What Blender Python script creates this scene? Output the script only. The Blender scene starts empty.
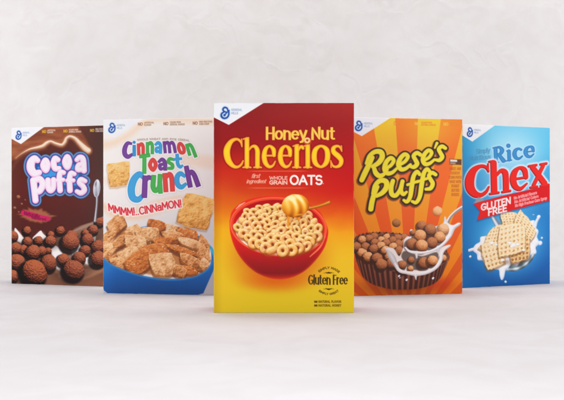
import bpy, bmesh, math, random
import numpy as np
from mathutils import Vector

# ================================================================ camera, light, exposure
H = 0.283                       # height of a carton in metres
EYE_Z = 0.539 * H
SC = bpy.context.scene
COL = SC.collection

cam_d = bpy.data.cameras.new("camera")
cam_d.lens = 50.0; cam_d.sensor_width = 36.0; cam_d.clip_start = 0.02; cam_d.clip_end = 60.0
cam = bpy.data.objects.new("camera", cam_d); COL.objects.link(cam)
cam.location = (0, 0, EYE_Z); cam.rotation_euler = (math.radians(90), 0, 0)
cam_d.shift_y = -0.3 / 564
cam_d.dof.use_dof = True; cam_d.dof.focus_distance = 1.16; cam_d.dof.aperture_fstop = 16
SC.camera = cam

world = bpy.data.worlds.new("World"); SC.world = world; world.use_nodes = True
bg = world.node_tree.nodes["Background"]
bg.inputs[0].default_value = (0.95, 0.95, 1.0, 1); bg.inputs[1].default_value = 0.27

def area(name, loc, target, sx, sy, power, color=(1, 1, 1)):
    d = bpy.data.lights.new(name, 'AREA'); d.shape = 'RECTANGLE'; d.size = sx; d.size_y = sy; d.energy = power; d.color = color
    o = bpy.data.objects.new(name, d); COL.objects.link(o); o.location = loc
    o.rotation_euler = (Vector(target) - Vector(loc)).to_track_quat('-Z', 'Y').to_euler()
    return o
area("overhead_back_softbox", (0.0, 1.42, 1.6), (0.0, 1.30, 0.0), 1.7, 0.45, 9.0, (1.0, 0.985, 0.965))
area("wall_wash", (0.0, 1.30, 1.75), (0.0, 2.05, 1.0), 2.4, 0.3, 5.4, (0.96, 0.96, 1.0))
area("overhead_front_softbox", (0.0, 0.22, 0.52), (0.0, 0.36, 0.0), 1.5, 0.30, 4.9, (0.94, 0.96, 1.0))
area("front_softbox_left", (-1.3, -0.35, 0.34), (-0.15, 1.25, 0.15), 0.9, 0.5, 8.4, (1.0, 0.985, 0.97))
area("front_softbox_right", (1.3, -0.35, 0.34), (0.15, 1.25, 0.15), 0.9, 0.5, 8.0, (1.0, 0.985, 0.97))
area("side_wash_left", (-1.7, 1.2, 0.7), (-0.9, 2.05, 0.2), 0.6, 0.6, 9.0, (0.95, 0.96, 1.0))
area("side_wash_right", (1.7, 1.2, 0.7), (0.9, 2.05, 0.2), 0.6, 0.6, 8.5, (0.95, 0.96, 1.0))

SC.view_settings.view_transform = 'Standard'; SC.view_settings.look = 'None'
SC.view_settings.exposure = 0.0; SC.view_settings.gamma = 1.0

# ================================================================ helpers
def new_mat(name):
    m = bpy.data.materials.new(name); m.use_nodes = True
    return m, m.node_tree.nodes, m.node_tree.links, m.node_tree.nodes["Principled BSDF"]

def link_mesh(name, me, mat, parent=None):
    o = bpy.data.objects.new(name, me); COL.objects.link(o)
    if mat: me.materials.append(mat)
    if parent: o.parent = parent
    return o

def mesh_np(name, co, quads, smooth=True):
    me = bpy.data.meshes.new(name)
    me.vertices.add(len(co)); me.vertices.foreach_set("co", np.ascontiguousarray(co, np.float32).ravel())
    n = len(quads)
    me.loops.add(n * 4); me.loops.foreach_set("vertex_index", np.ascontiguousarray(quads, np.int32).ravel())
    me.polygons.add(n); me.polygons.foreach_set("loop_start", np.arange(0, n * 4, 4, dtype=np.int32))
    me.polygons.foreach_set("use_smooth", np.full(n, smooth))
    me.update(calc_edges=True)
    return me

def bevel_box(name, x0, x1, y0, y1, z0, z1, r, mat, parent, seg=3):
    bm = bmesh.new()
    bmesh.ops.create_cube(bm, size=1)
    for v in bm.verts:
        v.co = Vector(((x0 + x1) / 2 + v.co.x * (x1 - x0), (y0 + y1) / 2 + v.co.y * (y1 - y0), (z0 + z1) / 2 + v.co.z * (z1 - z0)))
    bmesh.ops.bevel(bm, geom=bm.edges[:], offset=r, segments=seg, profile=0.5, affect='EDGES')
    me = bpy.data.meshes.new(name); bm.to_mesh(me); bm.free()
    for p in me.polygons: p.use_smooth = False
    return link_mesh(name, me, mat, parent)

# ================================================================ the paper sweep
def paper_material(name, crease, line, dark, light):
    m, N, L, b = new_mat(name)
    tc = N.new("ShaderNodeTexCoord")
    # faint stains and fibres
    n1 = N.new("ShaderNodeTexNoise"); n1.inputs["Scale"].default_value = 2.6; n1.inputs["Detail"].default_value = 6; n1.inputs["Roughness"].default_value = 0.6
    n2 = N.new("ShaderNodeTexNoise"); n2.inputs["Scale"].default_value = 14; n2.inputs["Detail"].default_value = 5; n2.inputs["Distortion"].default_value = 1.2
    L.new(tc.outputs["Object"], n1.inputs["Vector"]); L.new(tc.outputs["Object"], n2.inputs["Vector"])
    r1 = N.new("ShaderNodeValToRGB"); e = r1.color_ramp.elements
    e[0].position = 0.3; e[0].color = (*dark, 1); e[1].position = 0.7; e[1].color = (*light, 1)
    L.new(n1.outputs["Fac"], r1.inputs["Fac"])
    r2 = N.new("ShaderNodeValToRGB"); e = r2.color_ramp.elements
    e[0].position = 0.35; e[0].color = (0.965, 0.955, 0.95, 1); e[1].position = 0.6; e[1].color = (1, 1, 1, 1)
    L.new(n2.outputs["Fac"], r2.inputs["Fac"])
    mx = N.new("ShaderNodeMix"); mx.data_type = 'RGBA'; mx.blend_type = 'MULTIPLY'; mx.inputs[0].default_value = 1.0
    L.new(r1.outputs[0], mx.inputs[6]); L.new(r2.outputs[0], mx.inputs[7])
    L.new(mx.outputs[2], b.inputs["Base Color"])
    b.inputs["Roughness"].default_value = 0.85; b.inputs["Specular IOR Level"].default_value = 0.2
    # sharp wandering creases between flat facets
    nw = N.new("ShaderNodeTexNoise"); nw.inputs["Scale"].default_value = 3.0; nw.inputs["Detail"].default_value = 4
    L.new(tc.outputs["Object"], nw.inputs["Vector"])
    ad = N.new("ShaderNodeVectorMath"); ad.operation = 'MULTIPLY_ADD'
    ad.inputs[1].default_value = (0.5, 0.5, 0.5)
    L.new(nw.outputs["Color"], ad.inputs[0]); L.new(tc.outputs["Object"], ad.inputs[2])
    hs = []
    for sc_, amp in ((3.1, 1.0), (9.0, 0.45)):
        v = N.new("ShaderNodeTexVoronoi"); v.feature = 'F1'; v.inputs["Scale"].default_value = sc_
        L.new(ad.outputs[0], v.inputs["Vector"])
        q = N.new("ShaderNodeMath"); q.operation = 'MULTIPLY'; q.inputs[1].default_value = amp / sc_
        L.new(v.outputs["Distance"], q.inputs[0]); hs.append(q)
    rid = N.new("ShaderNodeTexNoise"); rid.noise_type = 'RIDGED_MULTIFRACTAL'; rid.inputs["Scale"].default_value = 4.0; rid.inputs["Detail"].default_value = 4
    L.new(tc.outputs["Object"], rid.inputs["Vector"])
    q = N.new("ShaderNodeMath"); q.operation = 'MULTIPLY'; q.inputs[1].default_value = 0.012
    L.new(rid.outputs["Fac"], q.inputs[0]); hs.append(q)
    fine = N.new("ShaderNodeTexNoise"); fine.inputs["Scale"].default_value = 160; fine.inputs["Detail"].default_value = 3
    L.new(tc.outputs["Object"], fine.inputs["Vector"])
    q = N.new("ShaderNodeMath"); q.operation = 'MULTIPLY'; q.inputs[1].default_value = 0.0006
    L.new(fine.outputs["Fac"], q.inputs[0]); hs.append(q)
    for sc_, seedv in ((2.3, 0.0), (4.7, 5.0)):      # thin folds, broken up by a mask
        mp = N.new("ShaderNodeMapping"); mp.inputs["Location"].default_value = (seedv, seedv * .7, seedv * .3)
        L.new(ad.outputs[0], mp.inputs["Vector"])
        v = N.new("ShaderNodeTexVoronoi"); v.feature = 'DISTANCE_TO_EDGE'; v.inputs["Scale"].default_value = sc_
        L.new(mp.outputs[0], v.inputs["Vector"])
        mr = N.new("ShaderNodeMapRange"); mr.interpolation_type = 'SMOOTHSTEP'
        mr.inputs["From Min"].default_value = 0.0; mr.inputs["From Max"].default_value = 0.035
        mr.inputs["To Min"].default_value = 1.0; mr.inputs["To Max"].default_value = 0.0
        L.new(v.outputs["Distance"], mr.inputs["Value"])
        nm = N.new("ShaderNodeTexNoise"); nm.inputs["Scale"].default_value = 5.0; nm.inputs["Detail"].default_value = 2
        L.new(mp.outputs[0], nm.inputs["Vector"])
        mk = N.new("ShaderNodeMapRange"); mk.inputs["From Min"].default_value = 0.47; mk.inputs["From Max"].default_value = 0.62
        L.new(nm.outputs["Fac"], mk.inputs["Value"])
        q = N.new("ShaderNodeMath"); q.operation = 'MULTIPLY'; L.new(mr.outputs[0], q.inputs[0]); L.new(mk.outputs[0], q.inputs[1])
        q2 = N.new("ShaderNodeMath"); q2.operation = 'MULTIPLY'; q2.inputs[1].default_value = line; L.new(q.outputs[0], q2.inputs[0]); hs.append(q2)
    cur = hs[0]
    for h in hs[1:]:
        s = N.new("ShaderNodeMath"); s.operation = 'ADD'; L.new(cur.outputs[0], s.inputs[0]); L.new(h.outputs[0], s.inputs[1]); cur = s
    bp = N.new("ShaderNodeBump"); bp.inputs["Strength"].default_value = crease; bp.inputs["Distance"].default_value = 1.0
    L.new(cur.outputs[0], bp.inputs["Height"]); L.new(bp.outputs[0], b.inputs["Normal"])
    return m
PAPER = paper_material("crumpled_paper", 0.10, 0.07, (0.692, 0.668, 0.652), (0.742, 0.720, 0.708))
FLOOR_PAPER = paper_material("flat_paper", 0.03, 0.008, (0.725, 0.702, 0.700), (0.778, 0.758, 0.764))
WALL_Y, CURVE, JOIN_Y = 2.05, 0.48, 1.50

def sweep_sheet(name, prof, nx, x0, x1, mat):
    """a sheet swept across x along a (y, z) profile"""
    xs = np.linspace(x0, x1, nx)
    P = np.array(prof)
    co = np.zeros((len(P), nx, 3))
    co[..., 0] = xs[None, :]; co[..., 1] = P[:, :1]; co[..., 2] = P[:, 1:]
    ii, jj = np.meshgrid(np.arange(len(P) - 1), np.arange(nx - 1), indexing='ij')
    a = ii * nx + jj
    q = np.stack([a, a + 1, a + 1 + nx, a + nx], -1).reshape(-1, 4)
    me = mesh_np(name, co.reshape(-1, 3), q)
    o = link_mesh(name, me, mat); o['kind'] = 'structure'
    return o
sweep_sheet("floor", [(y, 0.0) for y in np.linspace(-1.4, JOIN_Y, 30)], 40, -2.6, 2.6, FLOOR_PAPER)
prof = [(y, 0.0) for y in np.linspace(JOIN_Y, WALL_Y - CURVE, 4)]
prof += [(WALL_Y - CURVE + CURVE * math.sin(a), CURVE - CURVE * math.cos(a)) for a in np.linspace(0.08, math.pi / 2, 18)]
prof += [(WALL_Y, z) for z in np.linspace(CURVE + .05, 2.4, 24)]
sweep_sheet("backdrop", prof, 40, -2.6, 2.6, PAPER)
# ---------------------------------------------------------------- printed artwork
# Every carton front is painted as a procedural picture (numpy, no files) that becomes
# the vertex colours of the finely gridded front sheet.  Coordinates are picture units.
def hash2(ix, iy, seed):
    h = (ix.astype(np.int64) * 374761393 + iy.astype(np.int64) * 668265263 + seed * 974634777) & 0xffffffff
    h = ((h ^ (h >> 13)) * 1274126177) & 0xffffffff
    h = h ^ (h >> 16)
    return (h & 0xffff) / 65535.0

def vnoise(x, y, seed=0):
    ix = np.floor(x); iy = np.floor(y)
    fx = x - ix; fy = y - iy
    fx = fx * fx * (3 - 2 * fx); fy = fy * fy * (3 - 2 * fy)
    a = hash2(ix, iy, seed); b = hash2(ix + 1, iy, seed)
    c = hash2(ix, iy + 1, seed); d = hash2(ix + 1, iy + 1, seed)
    return (a + (b - a) * fx) * (1 - fy) + (c + (d - c) * fx) * fy

def fbm(x, y, seed=0, octaves=3):
    s = 0; amp = 0.5; tot = 0
    for k in range(octaves):
        s = s + amp * vnoise(x * 2 ** k, y * 2 ** k, seed + 17 * k); tot += amp; amp *= 0.5
    return s / tot

def spline(pts, n=7):
    """Catmull-Rom through points of any dimension."""
    P = [np.array(p, float) for p in pts]
    if len(P) < 3: return [tuple(p) for p in P]
    if len(P) > 3 and np.hypot(*(P[0] - P[-1])[:2]) < 1e-6: P = [P[-2]] + P + [P[1]]
    else: P = [2 * P[0] - P[1]] + P + [2 * P[-1] - P[-2]]
    out = []
    for i in range(1, len(P) - 2):
        a, b, c, d = P[i - 1:i + 3]
        for k in range(n):
            t = k / n
            out.append(tuple(0.5 * (2 * b + (c - a) * t + (2 * a - 5 * b + 4 * c - d) * t * t + (3 * b - a - 3 * c + d) * t ** 3)))
    out.append(tuple(P[-2]))
    return out

def arc(cx, cy, rx, ry, a0, a1, n=None):
    n = n or max(4, int(abs(a1 - a0) / 18))
    return [(cx + rx * math.cos(math.radians(a0 + (a1 - a0) * i / n)), cy + ry * math.sin(math.radians(a0 + (a1 - a0) * i / n))) for i in range(n + 1)]

def sd_stroke(X, Y, pts):
    d = np.full(X.shape, 1e9)
    if len(pts) == 1: pts = [pts[0], pts[0]]
    for (x0, y0, r0), (x1, y1, r1) in zip(pts, pts[1:]):
        dx, dy = x1 - x0, y1 - y0
        L = dx * dx + dy * dy + 1e-9
        t = np.clip(((X - x0) * dx + (Y - y0) * dy) / L, 0, 1)
        q = np.hypot(X - x0 - t * dx, Y - y0 - t * dy) - (r0 + (r1 - r0) * t)
        np.minimum(d, q, out=d)
    return d

def sd_poly(X, Y, V):
    d = np.full(X.shape, 1e18); s = np.ones(X.shape)
    n = len(V)
    for i in range(n):
        ax, ay = V[i]; bx, by = V[i - 1]
        ex, ey = bx - ax, by - ay
        wx, wy = X - ax, Y - ay
        t = np.clip((wx * ex + wy * ey) / (ex * ex + ey * ey + 1e-12), 0, 1)
        qx, qy = wx - ex * t, wy - ey * t
        np.minimum(d, qx * qx + qy * qy, out=d)
        c1 = Y >= ay; c2 = Y < by; c3 = ex * wy > ey * wx
        flip = (c1 & c2 & c3) | (~c1 & ~c2 & ~c3)
        s[flip] *= -1
    return s * np.sqrt(d)

def sd_ellipse(X, Y, cx, cy, rx, ry, rot=0.0):
    c, s = math.cos(math.radians(rot)), math.sin(math.radians(rot))
    x = (X - cx) * c + (Y - cy) * s; y = -(X - cx) * s + (Y - cy) * c
    k = np.hypot(x / rx, y / ry)
    g = np.hypot(x / rx ** 2, y / ry ** 2) / np.maximum(k, 1e-6)
    return (k - 1) / np.maximum(g, 1e-6)

def mix(a, b, t):
    return np.asarray(a, float) * (1 - t) + np.asarray(b, float) * t

def ramp(t, stops):
    """stops: [(t, (r,g,b))...] -> colour array"""
    ts = [s[0] for s in stops]
    return np.stack([np.interp(t, ts, [s[1][k] for s in stops]) for k in range(3)], -1)

class Art:
    def __init__(self, quad, S=3.0):
        # quad: TL TR BR BL in picture units
        self.quad = quad
        w = max(abs(quad[1][0] - quad[0][0]), abs(quad[2][0] - quad[3][0])); h = max(quad[3][1] - quad[0][1], quad[2][1] - quad[1][1])
        self.nx, self.ny = int(w * S), int(h * S)
        src = [(0, 0), (1, 0), (1, 1), (0, 1)]
        A = []; B = []
        for (u, v), (x, y) in zip(src, quad):
            A.append([u, v, 1, 0, 0, 0, -u * x, -v * x]); B.append(x)
            A.append([0, 0, 0, u, v, 1, -u * y, -v * y]); B.append(y)
        h8 = np.linalg.solve(np.array(A, float), np.array(B, float))
        u, v = np.meshgrid(np.linspace(0, 1, self.nx + 1), np.linspace(0, 1, self.ny + 1))
        self.u, self.v = u, v
        den = h8[6] * u + h8[7] * v + 1
        self.PX = (h8[0] * u + h8[1] * v + h8[2]) / den
        self.PY = (h8[3] * u + h8[4] * v + h8[5]) / den
        self.U = u * 140.2; self.V = v * 209.8
        self.rgb = np.zeros(u.shape + (3,)); self.part = np.zeros(u.shape, np.int8)
        self.X, self.Y = self.PX, self.PY
        self._lim()
        self.cur = 0; self.aa = 0.33; self.flat_ends = False
    def _lim(self):
        self.cx0, self.cx1 = self.X.min(0), self.X.max(0); self.ry0, self.ry1 = self.Y.min(1), self.Y.max(1)
    def panel(self, on=True):
        self.X, self.Y = (self.U, self.V) if on else (self.PX, self.PY)
        self._lim()
    def win(self, x0, y0, x1, y1):
        c = np.where((self.cx1 >= x0) & (self.cx0 <= x1))[0]; r = np.where((self.ry1 >= y0) & (self.ry0 <= y1))[0]
        if len(c) == 0 or len(r) == 0: return None
        return (slice(r[0], r[-1] + 1), slice(c[0], c[-1] + 1))
    def put(self, w, mask, col, mark=True):
        col = np.asarray(col, float)
        m = mask[..., None]
        self.rgb[w] = self.rgb[w] * (1 - m) + col * m
        if mark and self.cur is not None:
            p = self.part[w]; p[mask > 0.5] = self.cur
    def cov(self, d, aa=None):
        return np.clip(0.5 - d / (2 * (aa or self.aa)), 0, 1)
    def soft(self, d, w):
        """soft mask: 1 inside, fading to 0 over w outside"""
        t = np.clip(1 - np.maximum(d, 0) / w, 0, 1)
        return t * t * (3 - 2 * t)
    # --- groups of strokes as one shape
    def strokes_sd(self, strokes, pad=8):
        xs = [p[0] for s in strokes for p in s]; ys = [p[1] for s in strokes for p in s]
        rm = max(p[2] for s in strokes for p in s) + pad
        w = self.win(min(xs) - rm, min(ys) - rm, max(xs) + rm, max(ys) + rm)
        if w is None: return None, None
        X, Y = self.X[w], self.Y[w]
        d = np.full(X.shape, 1e9)
        for s in strokes:
            np.minimum(d, sd_stroke(X, Y, s), out=d)
            if self.flat_ends and len(s) > 1 and math.hypot(s[0][0] - s[-1][0], s[0][1] - s[-1][1]) > .3:
                for p, q in ((s[0], s[1]), (s[-1], s[-2])):
                    dx, dy = p[0] - q[0], p[1] - q[1]; l = math.hypot(dx, dy) + 1e-9; r = p[2]
                    dx, dy = dx / l * r * .97, dy / l * r * .97
                    np.minimum(d, sd_poly(X, Y, [(p[0] - dy, p[1] + dx), (p[0] + dx - dy, p[1] + dy + dx), (p[0] + dx + dy, p[1] + dy - dx), (p[0] + dy, p[1] - dx)]), out=d)
        return w, d
    def stroke(self, strokes, col, grow=0, aa=None, alpha=1.0, pad=8):
        w, d = self.strokes_sd(strokes, pad)
        if w is None: return
        self.put(w, self.cov(d - grow, aa) * alpha, col)
    def poly(self, V, col, aa=None, alpha=1.0, grow=0):
        xs = [p[0] for p in V]; ys = [p[1] for p in V]
        w = self.win(min(xs) - 3 - grow, min(ys) - 3 - grow, max(xs) + 3 + grow, max(ys) + 3 + grow)
        if w is None: return
        d = sd_poly(self.X[w], self.Y[w], V)
        self.put(w, self.cov(d - grow, aa) * alpha, col)
    def glow(self, cx, cy, rx, ry, col, alpha=1.0, rot=0, power=1.0):
        w = self.win(cx - max(rx, ry), cy - max(rx, ry), cx + max(rx, ry), cy + max(rx, ry))
        if w is None: return
        c, s = math.cos(math.radians(rot)), math.sin(math.radians(rot))
        X, Y = self.X[w] - cx, self.Y[w] - cy
        k = np.hypot((X * c + Y * s) / rx, (-X * s + Y * c) / ry)
        t = np.clip(1 - k, 0, 1); t = (t * t * (3 - 2 * t)) ** power
        self.put(w, t * alpha, col, mark=False)
    # --- little pictures
    def ball(self, cx, cy, r, hi=(165, 95, 65), mid=(115, 58, 40), lo=(38, 20, 18), ry=None, rot=0, rough=0.5, seed=0, L=(0.25, -0.7, 0.65), shadow=0.6, scale=None, lump=0.06):
        ry = ry or r
        R = max(r, ry) * 1.7
        w = self.win(cx - R, cy - R, cx + R, cy + R)
        if w is None: return
        X, Y = self.X[w], self.Y[w]
        if shadow:
            d = sd_ellipse(X, Y, cx - 0.22 * r, cy + 0.3 * ry, r * 1.02, ry * 1.02, rot)
            self.put(w, self.soft(d, 0.3 * r) * shadow, lo, mark=False)
        c, s = math.cos(math.radians(rot)), math.sin(math.radians(rot))
        x = ((X - cx) * c + (Y - cy) * s) / r; y = (-(X - cx) * s + (Y - cy) * c) / ry
        th = np.arctan2(y, x)
        edge = 1 + lump * (vnoise(th * 1.9 + 9, th * 0 + seed * 3.1, seed) - 0.5) * 2
        k = np.hypot(x, y) / edge
        z = np.sqrt(np.clip(1 - k * k, 0, 1))
        nx, ny = (x * c - y * s), (x * s + y * c)
        f = scale or 0.9
        e = 0.25
        h0 = fbm(X * f, Y * f, seed, 2); hx = fbm((X + e) * f, Y * f, seed, 2); hy = fbm(X * f, (Y + e) * f, seed, 2)
        nx = nx - (hx - h0) / e * rough; ny = ny - (hy - h0) / e * rough
        nl = np.sqrt(nx ** 2 + ny ** 2 + z ** 2 + 1e-6)
        dif = (nx * L[0] + ny * L[1] + z * L[2]) / nl
        dif = np.clip(dif * 0.75 + 0.3, 0, 1) * (0.82 + 0.36 * h0)
        col = ramp(dif, [(0, lo), (0.5, mid), (0.95, hi)])
        self.put(w, self.cov((k - 1) * r), col)
    def ring(self, cx, cy, R, r, squash=0.8, rot=0, hi=(252, 226, 165), mid=(232, 172, 100), lo=(165, 88, 38), seed=0, L=(-0.35, -0.75, 0.55)):
        B = (R + r) * 1.3
        w = self.win(cx - B, cy - B, cx + B, cy + B)
        if w is None: return
        X, Y = self.X[w], self.Y[w]
        c, s = math.cos(math.radians(rot)), math.sin(math.radians(rot))
        x = (X - cx) * c + (Y - cy) * s; y = (-(X - cx) * s + (Y - cy) * c) / squash
        rho = np.hypot(x, y) + 1e-6
        d0 = sd_ellipse(X, Y, cx + .3, cy + 1.0, (R + r), (R + r) * squash + .2, rot)
        hole = np.clip((rho - (R - r)) / 0.5, 0, 1)
        self.put(w, self.soft(d0, 1.2) * 0.55, lo, mark=False)
        k = (rho - R) / r
        h0 = fbm(X * 0.9, Y * 0.9, seed, 2)
        k = k + (h0 - 0.5) * 0.16
        z = np.sqrt(np.clip(1 - k * k, 0, 1)) + 0.05
        nx, ny = x / rho * k, y / rho * k
        nx, ny = nx * c - ny * s, nx * s + ny * c
        dif = nx * L[0] + ny * L[1] + z * L[2]
        dif = np.clip(dif * 0.72 + 0.28, 0, 1) * (0.86 + 0.28 * h0)
        col = ramp(dif, [(0, lo), (0.45, mid), (0.9, hi)])
        m = self.cov((np.abs(k) - 1) * r * 0.9)
        self.put(w, self.cov(rho - R) * 0.8, mix(lo, (110, 50, 20), 0.5))
        self.put(w, m, col)
    def quad_piece(self, Q, kind, hi, mid, lo, seed=0, cells=5, shadow=0.55, light=0.0, bulge=0.06):
        """a square of cereal: kind 'toast' (sugared, swirled) or 'weave'"""
        Q = [np.array(q, float) for q in Q]
        # wobbly outline
        V = []
        rng = random.Random(seed)
        for i in range(4):
            a, b = Q[i], Q[(i + 1) % 4]
            nrm = np.array([b[1] - a[1], -(b[0] - a[0])]); ln = np.linalg.norm(nrm)
            nrm = nrm / (ln + 1e-9)
            for k in range(5):
                t = k / 5
                off = math.sin(math.pi * t) * ln * bulge + (rng.random() - 0.5) * 0.05 * ln
                V.append(tuple(a + (b - a) * t + nrm * off))
        ctr = sum(Q) / 4
        xs = [v[0] for v in V]; ys = [v[1] for v in V]
        w = self.win(min(xs) - 4, min(ys) - 4, max(xs) + 4, max(ys) + 4)
        if w is None: return
        X, Y = self.X[w], self.Y[w]
        d = sd_poly(X, Y, V)
        if sum((V[i][0] - V[i - 1][0]) * (V[i][1] + V[i - 1][1]) for i in range(len(V))) == 0: return
        ds = sd_poly(X + 0.4, Y - 1.6, V)
        self.put(w, self.soft(ds, 1.6) * shadow, mix(lo, (40, 15, 5), 0.35), mark=False)
        e1 = (Q[1] - Q[0] + Q[2] - Q[3]) / 2; e2 = (Q[3] - Q[0] + Q[2] - Q[1]) / 2
        det = e1[0] * e2[1] - e1[1] * e2[0]
        u = ((X - ctr[0]) * e2[1] - (Y - ctr[1]) * e2[0]) / det + 0.5
        v = (-(X - ctr[0]) * e1[1] + (Y - ctr[1]) * e1[0]) / det + 0.5
        f = 0.55
        n1 = fbm(X * f, Y * f, seed, 3); nx_ = fbm((X + .3) * f, (Y + .5) * f, seed, 3)
        relief = (n1 - nx_) * 2.2
        if kind == 'toast':
            sw = np.sin((np.hypot(u - 0.5, v - 0.5) * 3.2 + np.arctan2(v - .5, u - .5) / 6.28) * 6.28 + n1 * 2.5)
            big = fbm(X * .22, Y * .22, seed + 3, 2)
            t = 0.5 + light + relief * 0.55 + 0.06 * sw + 0.5 * (0.5 - v) * 0.6 + (big - .5) * .7
            t = t - 0.35 * np.clip(1 + d / 1.1, 0, 1) * (v > 0.5) + 0.25 * np.clip(1 + d / 0.9, 0, 1) * (v < 0.45)
            sug = vnoise(X * 2.3, Y * 2.3, seed + 5)
            t = t + 0.35 * np.clip((sug - 0.86) * 6, 0, 1)
            t = t - 0.25 * np.clip((0.22 - vnoise(X * 1.7, Y * 1.7, seed + 8)) * 8, 0, 1)
        else:
            gu = np.abs(np.sin(u * math.pi * cells)); gv = np.abs(np.sin(v * math.pi * cells))
            hgt = np.maximum(gu ** 0.6 * 0.8, gv ** 0.6) 
            cell = (gu * gv)
            t = 0.86 + light - 0.62 * np.clip((cell - 0.3) * 1.5, 0, 1) + relief * 0.6 + 0.25 * (0.5 - v)
            t = t - 0.2 * np.clip(1 + d / 0.8, 0, 1) * (v > 0.5)
        col = ramp(np.clip(t, 0, 1), [(0, lo), (0.5, mid), (1, hi)])
        self.put(w, self.cov(d), col)
    def milk(self, V=None, strokes=None, hi=(252, 250, 252), lo=(196, 196, 212), depth=2.6, seed=0, grow=0, wave=0.0):
        if V is not None:
            xs = [p[0] for p in V]; ys = [p[1] for p in V]
            w = self.win(min(xs) - 5, min(ys) - 5, max(xs) + 5, max(ys) + 5)
            if w is None: return
            d = sd_poly(self.X[w], self.Y[w], V)
            if strokes:
                for s in strokes: d = np.minimum(d, sd_stroke(self.X[w], self.Y[w], s))
        else:
            w, d = self.strokes_sd(strokes)
            if w is None: return
        d = d - grow
        X, Y = self.X[w], self.Y[w]
        gy, gx = np.gradient(d)
        t = np.clip(-d / depth, 0, 1)
        up = np.clip(-gy * 3.0 - gx * 0.6, -1, 1)         # edges that face upwards are lit
        sh = 0.55 + 0.45 * t + 0.35 * up * (1 - t)
        sh = sh + wave * (fbm(X * 0.16, Y * 0.3, seed, 3) - 0.5) * 2
        self.put(w, self.cov(d), ramp(np.clip(sh, 0, 1), [(0, mix(lo, (90, 85, 100), 0.25)), (0.45, lo), (1, hi)]))

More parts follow.
